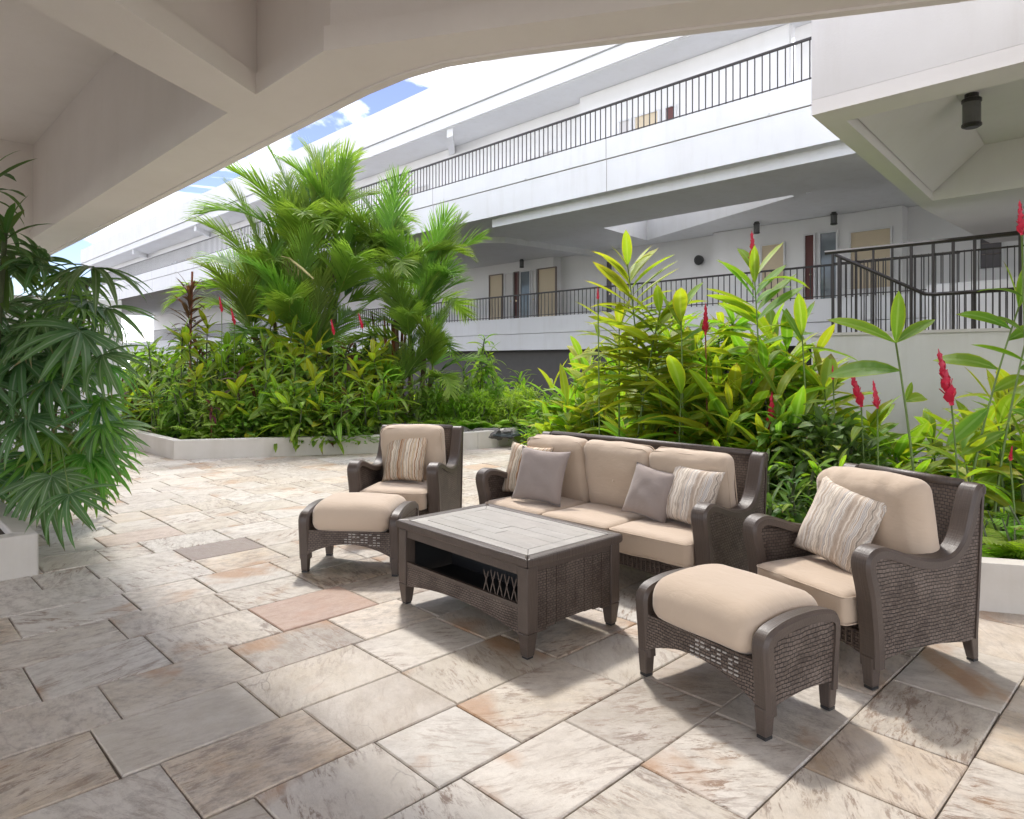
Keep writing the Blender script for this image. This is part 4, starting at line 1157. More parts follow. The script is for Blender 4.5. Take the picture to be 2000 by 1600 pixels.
# joined foliage for small leaved shrubs and ferns
def shrub_mesh(name, mat, rad, h, nleaf, lsz, seed, width=0.34, up=0.3):
    r = random.Random(seed); V, F, UV = [], [], []
    for i in range(nleaf):
        a = r.uniform(0, 2*PI); u = r.random()**0.5; zz = r.random()
        rr = rad*u*(1-zz**2.2*0.75); z = h*(0.05+0.95*zz)
        q = Vector((rr*math.cos(a), rr*math.sin(a), z))
        el = r.uniform(-0.5, 0.9)+up; aa = a+r.uniform(-0.9, 0.9); L_ = lsz*r.uniform(0.6, 1.3)
        v, f, uv = blade_pts(3, L_, L_*width, r.uniform(0.3, 1.4), 0.2)
        M = Matrix.Translation(q) @ Matrix.Rotation(aa, 4, 'Z') @ Matrix.Rotation(-el, 4, 'Y') @ Matrix.Rotation(r.uniform(-0.7, 0.7), 4, 'X')
        b = len(V); V += [tuple(M @ Vector(x)) for x in v]; F += [tuple(k+b for k in x) for x in f]; UV += uv
    return uv_mesh(name, V, F, UV, mat)
def fern_mesh(mat, seed, nf=16, L_=0.6, pin=14):
    r = random.Random(seed); V, F, UV = [], [], []
    for i in range(nf):
        a = i*2.4+r.uniform(-0.2, 0.2); el = r.uniform(0.45, 1.25); LL = L_*r.uniform(0.7, 1.15)
        x = z = 0; e = el; pts = []
        for k in range(pin+1):
            pts.append((x, z, e)); x += LL/pin*math.cos(e); z += LL/pin*math.sin(e); e -= 1.5/pin
        R_ = Matrix.Rotation(a, 4, 'Z')
        for k in range(1, pin+1):
            px_, pz_, e_ = pts[k]; t = k/pin; l = LL*0.26*math.sin(PI*(t*0.85+0.12))+0.01
            for s_ in (-1, 1):
                b = len(V); w_ = LL/pin*0.42
                dx = math.cos(e_); dz = math.sin(e_)
                c = [(px_-dx*w_, 0, pz_-dz*w_), (px_+dx*w_, 0, pz_+dz*w_), (px_+dx*(w_*0.6+l*0.35), s_*l, pz_+dz*l*0.3-l*0.22), (px_-dx*w_*0.3+l*0.2*dx, s_*l*0.85, pz_-l*0.16)]
                V += [tuple(R_ @ Vector(q)) for q in c]; F.append((b, b+1, b+2, b+3)); UV += [(t, 0.4), (t, 0.6), (t, 0.8), (t, 0.2)]
    return uv_mesh('fronds', V, F, UV, mat, smooth=False)
SHR = [shrub_mesh('foliage', LF_shrub, 0.55, 0.9, 300, 0.21, 11, 0.3), shrub_mesh('foliage', LF_ti, 0.5, 0.8, 260, 0.26, 12, 0.24), shrub_mesh('foliage', LF_dark, 0.55, 0.8, 320, 0.2, 13), shrub_mesh('foliage', LF_fern, 0.5, 0.8, 480, 0.2, 14, 0.14, 0.5)]
FERN = [fern_mesh(LF_fern, 21), fern_mesh(LF_fern, 22, 20, 0.7, 16), fern_mesh(LF_shrub, 23, 18, 0.6, 14)]
def shrub(px, d, ytop, label, kind=0, wid=1.0, group=None, bz=0.15, name='shrub', meshes=None, cat='shrub'):
    p = at(px, d); H = zat(ytop, d)-bz
    r = random.Random(int(px*3+ytop))
    t = thing(name, label, cat, (p.x, p.y, bz), r.uniform(0, 6.28), group)
    me = (meshes or SHR)[kind]
    o = bpy.data.objects.new('foliage', me); COL.objects.link(o); o.parent = t
    zs = H/(0.9 if meshes is None else 0.45); o.scale = (wid, wid, zs if meshes is None else wid*0.5+zs*0.5)
    st = MB()
    for k in range(4):
        a = r.uniform(0, 6.28); st.tube([(0.02*k, 0, -0.02), (math.cos(a)*0.1*wid, math.sin(a)*0.1*wid, H*0.35), (math.cos(a)*0.25*wid, math.sin(a)*0.25*wid, H*0.7)], [0.012, 0.009, 0.004], 5)
    st.build('stem', M_stemdk, t, fix=False)
    return t

# ---- palms
def frond_mesh(seed, L_, el, droop, nl, lw, ll, mat):
    r = random.Random(seed); V, F, UV = [], [], []
    n = 14; x = z = 0.0; e = el; pts = [(0, 0, e)]
    for i in range(n):
        x += L_/n*math.cos(e); z += L_/n*math.sin(e); e -= droop/n*(0.5+1.2*i/n); pts.append((x, z, e))
    m = MB().tube([(p[0], 0, p[1]) for p in pts], [0.013*(1-0.8*i/n) for i in range(n+1)], 4)
    V += m.v; F += m.f; UV += [(0.9, 0.5)]*len(m.v)
    for i in range(nl):
        t = 0.16+0.84*(i+0.5)/nl; xx = t*n; k = min(int(xx), n-1); fr_ = xx-k
        bx = pts[k][0]+(pts[k+1][0]-pts[k][0])*fr_; bz_ = pts[k][1]+(pts[k+1][1]-pts[k][1])*fr_; e_ = pts[k][2]
        l = ll*(math.sin(PI*(0.18+0.74*t))**0.6)*r.uniform(0.85, 1.1)
        for s_ in (-1, 1):
            ang = R(50-30*t)+r.uniform(-0.12, 0.12); up = r.uniform(0.0, 0.7)
            d = Vector((math.cos(e_)*math.cos(ang), s_*math.sin(ang), math.sin(e_)*math.cos(ang)+up*0.5)).normalized()
            w_ = lw*0.5
            side = Vector((math.cos(e_), 0, math.sin(e_)))
            p0 = Vector((bx, 0, bz_)); b = len(V); seg = 4; q = p0.copy(); dd = d.copy()
            for j in range(seg+1):
                ww = w_*(0.6, 1.0, 0.9, 0.6, 0.03)[j]
                V.append(tuple(q-side*ww)); V.append(tuple(q+side*ww)); UV += [(t*0.3+j/seg*0.7, 0.3), (t*0.3+j/seg*0.7, 0.7)]
                q = q+dd*l/seg; dd = (dd+Vector((0, 0, -0.05-0.06*j))).normalized()
            for j in range(seg): F.append((b+2*j, b+2*j+1, b+2*j+3, b+2*j+2))
    return uv_mesh('frond', V, F, UV, mat)
FR = [frond_mesh(1, 1.9, R(84), 0.55, 58, 0.056, 0.80, LF_palm), frond_mesh(2, 1.9, R(68), 0.95, 54, 0.058, 0.82, LF_palm), frond_mesh(3, 1.8, R(50), 1.3, 50, 0.058, 0.78, LF_palm), frond_mesh(4, 1.7, R(28), 1.4, 46, 0.058, 0.72, LF_palm)]
def palm(label, px, d, stems, bz=0.15):
    """stems: (dx, dy, crown height, frond scale, count)"""
    p = at(px, d); t = thing('palm_tree', label, 'palm', (p.x, p.y, bz)); r = random.Random(int(px))
    for (dx, dy, h, s_, n) in stems:
        off = (p-at(px+10, d)).normalized()*-1
        base = Vector((dx*0.4*off.x-dy*0.3*off.y, dx*0.4*off.y+dy*0.3*off.x, 0))
        top = Vector((dx*off.x-dy*off.y, dx*off.y+dy*off.x, h-bz))
        pts = [base.lerp(top, k/8)+Vector((0.03*math.sin(k*1.3), 0.03*math.cos(k), 0)) for k in range(9)]
        m = MB().tube(pts, [0.065, 0.055, 0.05, 0.048, 0.046, 0.045, 0.045, 0.05, 0.035], 9)
        tr = m.build('trunk', M_trunk, t, smooth=True, fix=False)
        for k in range(int(len(pts))-1):
            for q in (pts[k].lerp(pts[k+1], 0.3), pts[k].lerp(pts[k+1], 0.8)):
                pass
        MB().tube([pts[-2]+Vector((0, 0, -0.1)), pts[-1]], [0.055, 0.045], 8).build('crownshaft', M_stem, t, smooth=True, fix=False)
        for i in range(n):
            u = i/max(1, n-1)
            k = 0 if u < 0.3 else 1 if u < 0.6 else 2 if u < 0.85 else 3
            put_leaf(FR[k], t, pts[-1]-Vector((0, 0, 0.25*u)), i*2.4+r.uniform(-0.3, 0.3), r.uniform(-0.12, 0.12), r.uniform(-0.35, 0.35), s_*r.uniform(0.85, 1.12), name='frond')
    return t
DP = 14.6
palm('tall clump palm with dense feathery fronds, the tallest plant at left of centre', 600, DP,
     [(-0.1, 0, 3.9, 1.15, 12), (0.5, 0.5, 4.3, 1.0, 9), (-0.9, 0.2, 3.0, 1.05, 11), (0.75, -0.5, 2.8, 1.05, 11), (0.0, -0.7, 2.1, 1.0, 10), (-1.0, -0.3, 2.1, 0.95, 9), (0.5, -0.9, 1.6, 0.85, 9)])
palm('slimmer clump palm with yellow green fronds in front of the far balcony', 800, DP-0.6,
     [(-0.35, 0, 3.4, 0.9, 9), (0.4, 0.2, 2.9, 0.9, 10), (0.1, -0.5, 2.0, 0.82, 10), (0.5, -0.2, 1.3, 0.75, 9), (-0.1, -0.6, 1.0, 0.65, 7)])
# bare reddish canes beside the second palm
t = thing('cane_clump', 'cluster of upright reddish brown canes below the slimmer palm', 'plant', tuple(at(775, 14.2, 0.15)))
for k in range(11):
    a = rnd.uniform(-0.35, 0.35); b = rnd.uniform(-0.3, 0.3)
    MB().tube([(a*0.5, b*0.5, 0), (a, b, 1.1), (a*1.5, b*1.5, rnd.uniform(1.9, 2.5))], [0.032, 0.026, 0.016], 6).build('cane', M_trunkred if k % 3 else M_trunk, t, smooth=True, fix=False)
for k in range(14):
    put_leaf(rnd.choice(LV['bronze']), t, (rnd.uniform(-0.4, 0.4), rnd.uniform(-0.4, 0.4), rnd.uniform(0.3, 1.6)), rnd.uniform(0, 6.3), rnd.uniform(-1.2, 0.3), 0, 0.35, 'dry_leaf')
# a dry bent frond stalk in the first palm
t = thing('dry_palm_spathe', 'pale yellow drooping flower stalk hanging in the tall palm', 'palm spathe', tuple(at(560, 13.3, 0)))
zz = zat(560, 13.3)
q0, q1, q2, q3 = [at(px, 13.3, zat(py, 13.3)) - at(560, 13.3, 0) for px, py in ((612, 545), (590, 525), (565, 505), (548, 500))]
MB().tube([q0, q1, q2, q3], [0.02, 0.028, 0.022, 0.008], 7).build('stalk', m_simple('pale spathe', (0.5, 0.42, 0.2), 0.6), t, smooth=True, fix=False)
for k in range(9):
    q = q1.lerp(q3, k/9); MB().tube([q, q+Vector((rnd.uniform(-0.03, 0.03), rnd.uniform(-0.03, 0.03), -0.14)), q+Vector((rnd.uniform(-0.06, 0.06), rnd.uniform(-0.06, 0.06), -0.26))], [0.006, 0.004, 0.002], 4).build('strand', M_deadleaf, t, fix=False)

# ---- left planting: mass of ti plants
MARKS_L = [(275, 'beside the fan palm leaves'), (318, 'left of the curb corner'), (352, 'above the curb corner'), (392, 'below the stiff bronze plant'), (432, 'below the leftmost red torch flower'), (470, 'just right of the two red torch flowers'), (512, 'below the tall upright ti plant'), (552, 'left of the tall palm trunks'), (600, 'in front of the tall palm trunks'), (650, 'right of the tall palm trunks'), (695, 'between the two palms'), (735, 'left of the reddish canes'), (775, 'in front of the reddish canes')]
MARKS_C = [(830, 'beside the slimmer palm'), (870, 'right of the slimmer palm'), (905, 'above the armchair back'), (945, 'below the row of narrow doors'), (985, 'in the middle of the island'), (1020, 'toward the stream'), (1055, 'at the island\'s right tip')]
MARKS_R = [(1090, 'by the stream'), (1130, 'above the sofa\'s left cushion'), (1170, 'below the small red flower'), (1210, 'left of the leaning yellow ginger'), (1255, 'under the leaning yellow ginger'), (1300, 'right of the leaning yellow ginger'), (1335, 'under the young broad ginger'), (1375, 'at the dark red spike'), (1415, 'above the sofa\'s right cushion'), (1455, 'left of the tallest red ginger'), (1495, 'under the tallest red ginger'), (1535, 'right of the tallest red ginger'), (1575, 'at the left end of the plain wall'), (1620, 'under the small red bud'), (1665, 'under the slender red torch flower'), (1710, 'behind the armchair back'), (1780, 'under the broad leaved ginger'), (1850, 'under the bare red torch stalk'), (1920, 'right of the bare red torch stalk'), (1990, 'at the right edge')]
def where(marks, px): return min(marks, key=lambda m: abs(m[0]-px))[1]
# ---- the plants themselves
GTI = 'leafy ti plants in the left bed'
LTI = 'green ti plant with long leaf rosettes in the crowded left bed'
SP = [(385, 12.9, 622), (450, 13.0, 640), (525, 12.4, 640), (590, 12.9, 625), (665, 12.6, 640), (705, 13.2, 622), (748, 12.6, 655), (300, 13.6, 640), (352, 12.8, 612), (400, 13.8, 600), (430, 12.6, 655), (470, 13.4, 622), (505, 13.0, 580), (548, 12.9, 600), (575, 12.2, 660), (610, 12.8, 640), (650, 13.2, 630), (690, 12.2, 650), (730, 12.8, 640),
      (755, 12.0, 690), (320, 12.3, 700), (370, 11.9, 700), (410, 11.6, 740), (455, 11.7, 690), (500, 11.5, 700), (540, 11.4, 720), (585, 11.3, 735), (630, 11.6, 700), (675, 11.2, 725), (715, 11.5, 715), (290, 12.9, 735), (265, 13.2, 690)]
UNIQ = {10: 'ti plant with broad upright leaves, just right of the bronze plant', 12: 'tall ti plant with three upright pale leaves at left of centre', 13: 'ti plant with a star of pale leaves in front of the tall palm trunk', 19: 'bright yellow green ti plant at the right end of the left bed'}
for k, (px, d, yt) in enumerate(SP):
    ti_plant(px, d, yt, UNIQ.get(k, ('tall' if yt < 660 else 'medium')+' green ti plant, '+where(MARKS_L, px)), n=5 if yt > 660 else 6, ls=0.60 if k in UNIQ else rnd.uniform(0.44, 0.58), kinds=('ti', 'ti', 'big', 'ti', 'bronze') if k % 3 else ('ti', 'bigy'), per=13, group=GTI, spread=0.45, drop=0.8)
GS = 'low shrubs in the left bed'; LS = 'low small leaved green shrub in the left bed behind the curb'
for k in range(30):
    px = 262+k*16.5; d = 11.5+0.9*rnd.random()-(0.35 if 400 < px < 700 else 0)
    yt = rnd.uniform(745, 815) if px < 690 else rnd.uniform(800, 830)
    if px < 330: d += 1.3
    elif 330 < px < 400: d = 11.9
    shrub(px, d+0.1, yt, 'low small leaved green shrub, '+where(MARKS_L, px), rnd.choice([0, 1, 2, 0, 1]), rnd.uniform(0.7, 1.0), GS)
for k, px in enumerate((340, 385, 440, 500, 560)):
    shrub(px, 11.35 if px > 360 else 12.2, rnd.uniform(795, 825), 'low fern at the left curb, '+where(MARKS_L, px), rnd.choice([0, 1, 2]), 0.75, 'ferns behind the left curb', name='fern', meshes=FERN, cat='fern')
# back rows to close the mass
for k in range(14):
    px = 270+k*36; shrub(px, 14.2+rnd.random(), rnd.uniform(650, 700), 'taller dark shrub at the back, '+where(MARKS_L, px), rnd.choice([0, 2]), 1.3, 'dark shrubs at the back of the left bed')
# bronze plant
r_ = random.Random(4)
p = at(370, 13.4); t = thing('bronze_plant', 'upright plant with stiff dark bronze leaves, at left before the far balcony', 'plant', (p.x, p.y, 0.15))
H = zat(500, 13.4)-0.15
MB().tube(stem_curve(H-0.3, 0.05, 0), 0.02, 6).build('stem', M_trunkred, t, fix=False)
for k in range(46):
    u = k/46; put_leaf(r_.choice(LV['bronze']), t, (0, 0, H*0.5+u*(H*0.32)), k*2.4, R(32+u*42), 0, 0.55*(1-0.2*u))
# red accents in the left bed
flower_stalk('red torch flower behind the tall ti plant, leftmost of the left bed', 433, 12.4, 608, 578, bz=0.2)
flower_stalk('thick red torch flower beside the first, in the left bed', 458, 12.2, 632, 600, bz=0.2)
flower_stalk('small red flower below the tall palm trunk', 652, 12.0, 652, 622, bz=0.2)
flower_stalk('red flower beside the reddish canes, at the bed top', 708, 12.6, 640, 610, bz=0.2)
p = at(413, 11.1); t = thing('crimson_plant', 'small dark crimson leaved plant low in the left bed', 'plant', (p.x, p.y, 0.5))
MB().tube([(0, 0, -0.3), (0, 0, 0.25)], 0.012, 5).build('stem', M_trunkred, t, fix=False)
for k in range(14): put_leaf(rnd.choice(LV['crimson']), t, (0, 0, 0.1+k*0.012), k*2.4, R(rnd.uniform(0, 70)), 0, 0.24)

# ---- centre island
GC = 'ti plants on the centre island'; LC = 'yellow green ti plant on the island behind the left armchair'
for k, (px, d, yt) in enumerate([(850, 14.2, 700), (880, 13.6, 740), (905, 14.4, 690), (925, 14.0, 630), (950, 14.8, 700), (980, 14.4, 690), (1010, 14.8, 700), (1035, 14.4, 720), (840, 13.2, 765), (965, 13.6, 745), (1000, 13.4, 760)]):
    ti_plant(px, d, yt, 'spiky ti plant standing highest on the centre island' if k == 3 else 'yellow green ti plant, '+where(MARKS_C, px)+(', front row' if d < 13.7 else ''), n=7, ls=0.46, kinds=('ti', 'ginger'), per=14, group=GC, spread=0.45)
for k in range(15):
    px = 815+k*17; shrub(px, 12.9+rnd.random()*0.8, rnd.uniform(740, 790), ('feathery' if k % 2 else 'broader leaved')+' low shrub at the island edge, '+where(MARKS_C, px), 3 if k % 2 else 1, 0.75, 'low shrubs on the centre island')
for k, px in enumerate((830, 870, 915, 960, 1010, 1045)):
    shrub(px, 12.7, 800, 'fern at the water, '+where(MARKS_C, px), rnd.choice([0, 1]), 0.8, 'ferns on the centre island', name='fern', meshes=FERN, cat='fern')

# ---- right bed
YG = ('ginger', 'yellow', 'ginger')
ginger('tall red ginger with a red flower spike at its tip, before the corridor rail', 1490, 7.2, 478, 26, 0.64, ('big', 'bigy', 'ginger'), 0.05, None, True, 1.25, 1, 0.5, bz=0.15, fan=R(-44))
ginger('yellow leaning ginger with two upright pale leaves at its top', 1262, 7.4, 470, 36, 0.56, ('bigy', 'yellow', 'bigy'), 0.12, R(136), False, 1, 4, 0.45, bz=0.15, fan=R(-44))
ginger('young ginger with broad leaves spreading left, between the two tallest', 1335, 7.0, 560, 13, 0.54, ('big', 'bigy'), 0.05, None, False, 1, 2, 0.5, bz=0.15, fan=R(-44))
ginger('ginger with two broad upright leaves left of the stair railing', 1580, 6.6, 590, 4, 0.5, ('big',), 0.03, None, False, 1, 1, 0.85, bz=0.15, fan=R(-44))
p = at(1783, 5.3)
def bigleaf(label, px, d, ystem, specs, ytop_stem, lean_px, bz=0.12):
    """specs: (t along the stem, toward screen right?, elevation deg, size, depth turn deg)"""
    p = at(px, d); t = thing('ginger_plant', label, 'plant', (p.x, p.y, bz))
    q = at(px+lean_px, d, zat(ytop_stem, d))-at(px, d, bz)
    pts = [Vector((q.x*(k/6)**1.4, q.y*(k/6)**1.4, q.z*k/6)) for k in range(7)]
    MB().tube(pts, [0.012-0.005*k/6 for k in range(7)], 6).build('stem', M_stem, t, smooth=True, fix=False)
    for (u, right, el, s_, turn) in specs:
        az = -HEAD+R(0 if right else 180)+R(turn)
        put_leaf(LV['big'][int(abs(turn)+s_*100) % 3], t, along(pts, u), az, R(el), 0.9 if right else -0.9, s_)
    return t
bigleaf('broad leaved ginger with one upright leaf, in front of the plain wall', 1795, 5.3, 0, [(1, True, 84, 0.42, 20), (1, False, 30, 0.56, 10), (1, True, 42, 0.36, -15), (0.86, False, 12, 0.54, -10), (0.7, True, 22, 0.34, 12), (0.7, True, 55, 0.2, 30)], 670, -45)
bigleaf('ginger cane leaning right at the right edge, with paired rounded leaves', 1885, 5.6, 0, [(1, True, 75, 0.4, 10), (1, False, 78, 0.4, 10), (0.9, False, 40, 0.42, -10), (0.72, False, 28, 0.5, 5), (0.55, False, -35, 0.5, 15), (0.62, True, 30, 0.4, 5), (0.85, True, 30, 0.4, 5), (0.4, True, -20, 0.4, 15)], 600, 105)
bigleaf('second leaning ginger cane at the right edge, half out of view', 1940, 5.5, 0, [(1, True, 60, 0.4, 10), (0.95, False, 60, 0.3, 10), (0.8, True, 10, 0.5, 5), (0.6, True, -10, 0.5, -5), (0.5, False, -25, 0.4, -5)], 640, 70)
flower_stalk('large red torch flower on a bare stalk, right of the broad leaved ginger', 1858, 5.3, 785, 678, 0.06, 2.0, leaves=0)
flower_stalk('slender upright red torch flower left of the broad leaved ginger', 1682, 5.8, 790, 712, 0.05, leaves=3)
flower_stalk('small curved red flower close under the broad leaved ginger', 1714, 5.6, 795, 738, 0.08, 0.4, leaves=3)
flower_stalk('small red bud left of the slender torch flower', 1627, 6.2, 742, 712, leaves=3)
flower_stalk('red torch flower low behind the sofa\'s right end', 1505, 6.4, 845, 762, 0.08, leaves=4)
flower_stalk('dull red flower low behind the middle of the sofa', 1318, 7.5, 852, 808, leaves=3)
flower_stalk('red bud in white and green leaves at the right edge', 1973, 4.9, 900, 868, leaves=6, ls=0.4)
flower_stalk('red torch flower high at the right edge above the stair railing', 1996, 4.9, 455, 388, 0.05, leaves=3, ls=0.4)
flower_stalk('red flower at the tip of the yellow ginger', 1168, 7.2, 585, 560, leaves=2)
flower_stalk('dark red flower spike in the middle of the right planting', 1378, 7.0, 650, 590, leaves=2, stem_m=M_trunkred)
# mass of gingers
GR = 'ginger plants massed in the right bed'; LR = 'bright green leafy ginger in the thick of the right bed'
MASS = [(1090, 10.8, 720), (1120, 10.2, 700), (1150, 10.6, 690), (1185, 9.6, 680), (1215, 9.0, 700), (1245, 9.4, 650), (1275, 8.6, 690), (1300, 9.2, 600), (1335, 8.2, 660), (1365, 8.8, 570), (1395, 7.8, 640),
        (1420, 8.4, 590), (1450, 7.6, 660), (1480, 8.2, 600), (1515, 7.8, 620), (1545, 7.2, 680), (1570, 7.8, 640), (1600, 7.0, 740), (1110, 9.6, 770), (1160, 9.0, 760), (1210, 8.2, 770), (1260, 7.8, 760), (1310, 7.4, 770), (1360, 7.2, 740), (1405, 6.8, 760), (1455, 6.8, 750), (1500, 6.6, 740), (1550, 6.4, 780)]
MASS = [(px, d, yt-(22 if 1200 < px < 1560 else 0)) for px, d, yt in MASS]+[(1230, 8.7, 640), (1290, 8.0, 620), (1350, 7.9, 600), (1385, 8.3, 585), (1440, 8.0, 600), (1465, 7.3, 650), (1530, 7.6, 630), (1200, 9.4, 690), (1140, 9.2, 730), (1320, 7.7, 680), (1425, 7.2, 690), (1510, 6.9, 690), (1620, 6.9, 700), (1650, 6.3, 790), (1700, 7.4, 800), (1765, 6.6, 810), (1830, 7.2, 800), (1905, 6.4, 765), (1960, 5.8, 740), (1992, 6.6, 690), (1945, 7.5, 720)]
for k, (px, d, yt) in enumerate(MASS):
    LR = ('tall' if yt < 665 else 'shorter')+' bright leafy ginger, '+where(MARKS_R, px)
    if k % 2: ti_plant(px, d, yt, LR, n=5, ls=0.50, kinds=('ginger', 'yellow', 'big'), per=13, group=GR, bz=0.12, spread=0.4, name='ginger_plant')
    else: ginger(LR, px, d, yt, 14, 0.60, ('big', 'bigy', 'ginger', 'yellow'), 0.15, None, False, 1, 4, 0.25, bz=0.12, group=GR, spread=0.35)
GL = 'low plants at the front of the right bed'; LLW = 'low leafy plant close behind the furniture'
for k, (px, d, yt) in enumerate([(1130, 8.6, 835), (1180, 8.0, 840), (1240, 7.2, 830), (1300, 6.8, 840), (1360, 6.4, 840), (1420, 6.1, 830), (1470, 5.9, 850), (1500, 5.75, 870), (1530, 5.7, 860), (1570, 5.6, 850), (1610, 5.5, 860), (1650, 5.5, 850), (1690, 5.5, 870), (1740, 5.4, 880), (1600, 6.2, 810), (1660, 6.4, 820), (1560, 5.25, 925), (1500, 5.3, 930), (1610, 5.2, 930), (1800, 5.6, 900)]):
    ti_plant(px, d, yt, 'low leafy plant behind the furniture, '+where(MARKS_R, px), n=4, ls=0.30, kinds=('ti', 'dark', 'ginger'), per=11, group=GL, bz=0.12, spread=0.35)
for k in range(30):
    px = 1075+k*19; d = 10.4-k*0.155+rnd.uniform(-0.3, 0.3)
    yt = 790 if px < 1300 else 800
    if px < 1640: shrub(px, d, yt+rnd.uniform(-20, 30), 'small leaved filler shrub, '+where(MARKS_R, px), 3 if px < 1320 else rnd.choice([0, 1, 2]), 0.85, 'filler shrubs in the right bed')
for k, (px, d, yt) in enumerate([(1935, 4.55, 990), (1985, 4.5, 985), (1960, 4.85, 960), (2020, 4.7, 950), (1905, 4.9, 985)]):
    shrub(px, d, yt, ['bright green fern right beside the back of the right armchair', 'bright green fern at the right edge above the curb', 'bright green fern behind another, right of the armchair', 'fern cut by the right edge of the view', 'small fern closest to the armchair back post'][k], k % 2, 0.55, 'ferns at the right edge', name='fern', meshes=FERN, cat='fern')
for k, (px, d, yt) in enumerate([(1900, 6.6, 870), (1960, 6.2, 860), (1840, 7.0, 880), (2000, 5.6, 880), (1760, 7.2, 880), (1990, 7.5, 800)]):
    ti_plant(px, d, yt, 'dark green plant at the wall foot, '+where(MARKS_R, px), n=3, ls=0.34, kinds=('dark', 'ti'), per=10, group='plants at the foot of the wall', bz=0.12)

# ---- fan palm at the left edge
def fan_mesh(seed, mat, n=11, L_=0.5, spread=205, w_=0.034):
    r = random.Random(seed); V, F, UV = [], [], []
    for i in range(n):
        a = R(-spread/2+spread*i/(n-1))+r.uniform(-0.05, 0.05)
        l = L_*(1-0.25*abs(i/(n-1)*2-1)**2)*r.uniform(0.88, 1.08)
        v, f, uv = blade_pts(6, l, w_*1.6, r.uniform(0.7, 1.5), 0.3, 0.62)
        M = Matrix.Rotation(a, 4, 'Z') @ Matrix.Rotation(-R(r.uniform(2, 16)), 4, 'Y')
        b = len(V); V += [tuple(M @ Vector(x)) for x in v]; F += [tuple(k+b for k in x) for x in f]; UV += uv
    return uv_mesh('fan_leaf', V, F, UV, mat)
FAN = [fan_mesh(31, LF_rhapis), fan_mesh(32, LF_rhapis, 9, 0.55, 180), fan_mesh(33, LF_rhapis, 13, 0.5, 230)]
FANY = [fan_mesh(34, LF_rhapisy, 11, 0.42, 210, 0.026), fan_mesh(35, LF_rhapisy, 13, 0.4, 220, 0.024)]
def fan_palm(label, spots, px, d, bz=0.25):
    """spots: (px, py, depth, size, young) for each leaf"""
    p = at(px, d); t = thing('fan_palm', label, 'palm', (p.x, p.y, bz)); base = Vector((p.x, p.y, bz))
    r = random.Random(int(px)); crown_cols = []
    for k in range(7):
        a = r.uniform(-0.5, 0.5); b = r.uniform(-0.3, 0.3)
        pts = [Vector((a*0.6, b*0.6, 0)), Vector((a, b, 0.9)), Vector((a*1.25, b*1.25, r.uniform(1.4, 2.1)))]
        crown_cols.append(pts)
        MB().tube(pts, [0.016, 0.014, 0.012], 6).build('cane', M_trunk if k % 2 else M_stemdk, t, fix=False, smooth=True)
    for (lx, ly, ld, s_, yg) in spots:
        q = at(lx, ld, zat(ly, ld))-base
        cpt = min((along(c, u) for c in crown_cols for u in (0.3, 0.5, 0.7, 0.9, 1.0)), key=lambda c: (c-q+Vector((0, 0, 0.15))).length)
        mid = cpt.lerp(q, 0.5)+Vector((0, 0, 0.12*(q-cpt).length))
        MB().tube([cpt, mid, q], 0.0045, 4).build('petiole', M_stem, t, fix=False)
        dr = q-mid; az = math.atan2(dr.y, dr.x)+r.uniform(-0.4, 0.4)
        el = max(-1.0, min(0.9, math.atan2(dr.z, math.hypot(dr.x, dr.y))-0.25+r.uniform(-0.35, 0.2)))
        put_leaf(r.choice(FANY if yg else FAN), t, q, az, el, r.uniform(-0.5, 0.5), s_, 'fan_leaf')
    return t
spots = []
r_ = random.Random(9)
for k in range(88):
    ly = r_.uniform(500, 940)
    xm = 190 if ly < 560 else 215 if ly < 720 else 200
    lx = r_.uniform(-60, xm)
    if ly < 520 and lx > 110: continue
    ld = 5.4+r_.uniform(0, 1.5)
    spots.append((lx, ly, ld, r_.uniform(0.85, 1.25), lx > 120 and ly > 700 and r_.random() < 0.8 or (lx > 100 and r_.random() < 0.25)))
for lx, ly in ((170, 780), (200, 830), (150, 860), (210, 880), (180, 905), (120, 900), (60, 900), (150, 820), (200, 780), (100, 850), (225, 850), (40, 930)):
    spots.append((lx, ly, 5.6+r_.uniform(-0.2, 0.6), r_.uniform(0.8, 1.1), True))
spots.append((135, 965, 4.9, 0.8, False)); spots.append((100, 930, 5.1, 0.8, False))
fan_palm('large dense fan palm with drooping fingered leaves at the left edge', spots, 60, 6.3)
# dark strap leaves above it
p = at(-30, 5.6); t = thing('dracaena', 'dark strap leaved plant high at the left edge against the ceiling', 'plant', (p.x, p.y, 0.25))
base = Vector((p.x, p.y, 0.25))
tops = [at(-25, 5.6, zat(350, 5.6))-base, at(10, 5.5, zat(455, 5.5))-base]
for q in tops: MB().tube([(0, 0, 0), q*0.5, q], [0.03, 0.025, 0.018], 7).build('cane', M_stemdk, t, fix=False, smooth=True)
for q in tops:
    for k in range(20):
        put_leaf(rnd.choice(LV['dark']), t, q-Vector((0, 0, 0.012*k)), k*2.4, R(78-k*6), 0, rnd.uniform(0.36, 0.5))

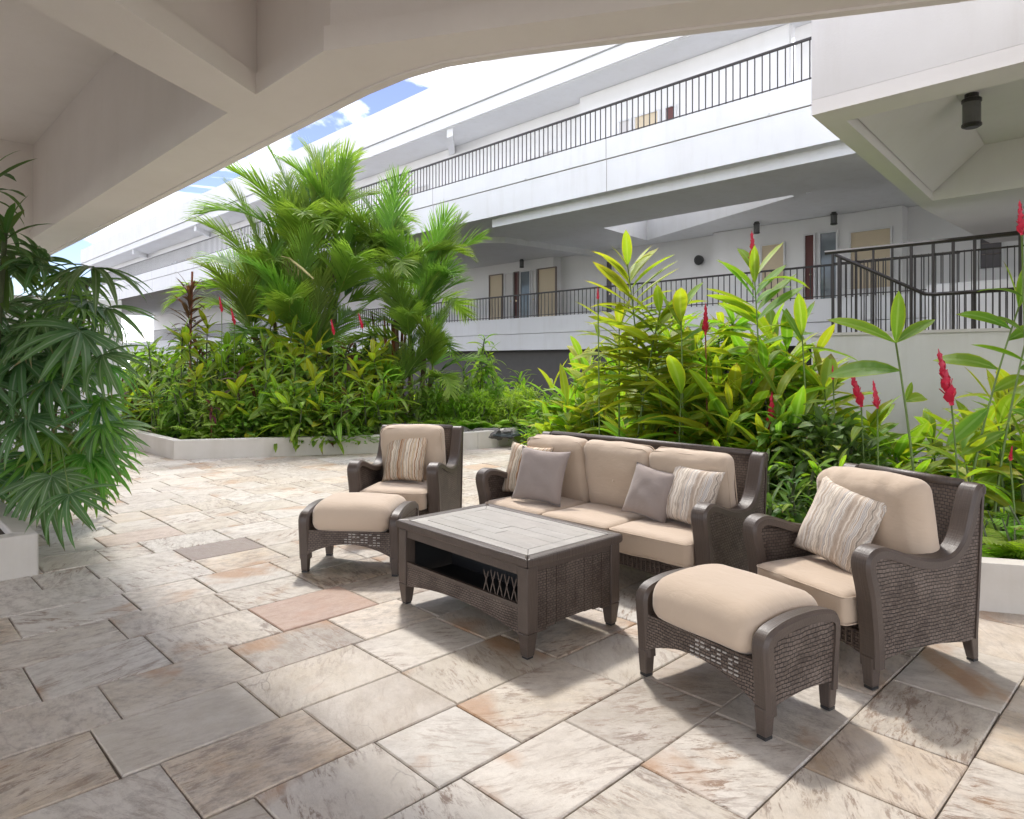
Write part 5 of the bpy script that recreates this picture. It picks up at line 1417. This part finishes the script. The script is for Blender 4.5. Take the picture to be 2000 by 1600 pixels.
# ---- ground cover and rocks
def cover(name, poly_pts, n, z, hgt, mat, seed):
    r = random.Random(seed); V, F, UV = [], [], []
    for i in range(n):
        px, d = r.uniform(*poly_pts[0]), r.uniform(*poly_pts[1])
        q = at(px, d, z+r.random()**2*0.10)
        a = r.uniform(0, 6.28); h = hgt*r.uniform(0.5, 1.2); w_ = 0.007; ln = h*r.uniform(0.3, 1.2)
        c, s_ = math.cos(a), math.sin(a); b = len(V)
        V += [(q.x-s_*w_, q.y+c*w_, q.z), (q.x+s_*w_, q.y-c*w_, q.z), (q.x+c*ln*0.4+s_*w_, q.y+s_*ln*0.4-c*w_, q.z+h*0.7), (q.x+c*ln*0.4-s_*w_, q.y+s_*ln*0.4+c*w_, q.z+h*0.7), (q.x+c*ln, q.y+s_*ln, q.z+h)]
        F += [(b, b+1, b+2, b+3), (b+3, b+2, b+4)]; UV += [(0, 0.3), (0, 0.7), (0.6, 0.7), (0.6, 0.3), (1, 0.5)]
    o = link(name, uv_mesh(name, V, F, UV, mat, False))
    tag(o, kind='stuff'); return o
tag(cover('ground_cover', ((575, 770), (11.3, 12.5)), 5200, 0.2, 0.16, LF_grass, 1), 'grey green tufted ground cover behind the left armchair and curb', 'ground cover')
tag(cover('ground_cover', ((1060, 1330), (8.5, 12.5)), 4200, 0.12, 0.2, LF_fern, 2), 'bright grass and low green cover behind the sofa', 'ground cover')
tag(cover('ground_cover', ((1450, 2050), (4.6, 9.0)), 3500, 0.1, 0.12, LF_dark, 3), 'dark low cover under the gingers on the right', 'ground cover')
def rock(px, d, s_, label, seed, z=0.2):
    bm = bmesh.new(); bmesh.ops.create_icosphere(bm, subdivisions=3, radius=1)
    for v in bm.verts:
        nn = noise.noise(v.co*1.3+Vector((seed*5, 0, 0)))*0.45+noise.noise(v.co*3.5+Vector((seed, 1, 0)))*0.12
        v.co = v.co*(1+nn); v.co.z *= 0.55
    me = bpy.data.meshes.new('rock'); bm.to_mesh(me); bm.free()
    p = at(px, d, z); o = link('rock', me, None, p, M_rock); o.scale = (s_, s_, s_); o.rotation_euler = (0, 0, seed)
    tag(o, label, 'rock', 'dark rocks round the pond')
for k, (px, d, s_) in enumerate([(672, 14.8, 0.22), (700, 14.9, 0.25), (735, 14.4, 0.2), (790, 13.2, 0.2), (812, 12.9, 0.25), (835, 12.5, 0.18), (900, 12.35, 0.2), (935, 12.2, 0.16), (960, 12.1, 0.2), (990, 12.15, 0.16), (1030, 12.7, 0.2), (860, 12.4, 0.2), (760, 13.6, 0.2), (1060, 13.3, 0.22)]):
    rock(px, d, s_, 'dark wet rock at the pond edge, '+where(MARKS_L+MARKS_C, px), k+1, 0.22)

# plants of a kind that stand in the same spot: say which is nearer
same = {}
for o in sc.objects:
    if o.parent is None and 'label' in o and 'group' in o: same.setdefault(o['label'], []).append(o)
for lab, os_ in same.items():
    if len(os_) in (2, 3) and 'lamp' not in lab and len(lab.split()) <= 13:
        os_.sort(key=lambda o: o.location.x**2+o.location.y**2)
        for o, q in zip(os_, ('nearer', 'farther') if len(os_) == 2 else ('nearest', 'middle', 'farthest')):
            o['label'] = lab+', '+q+(' of two' if len(os_) == 2 else ' of three')
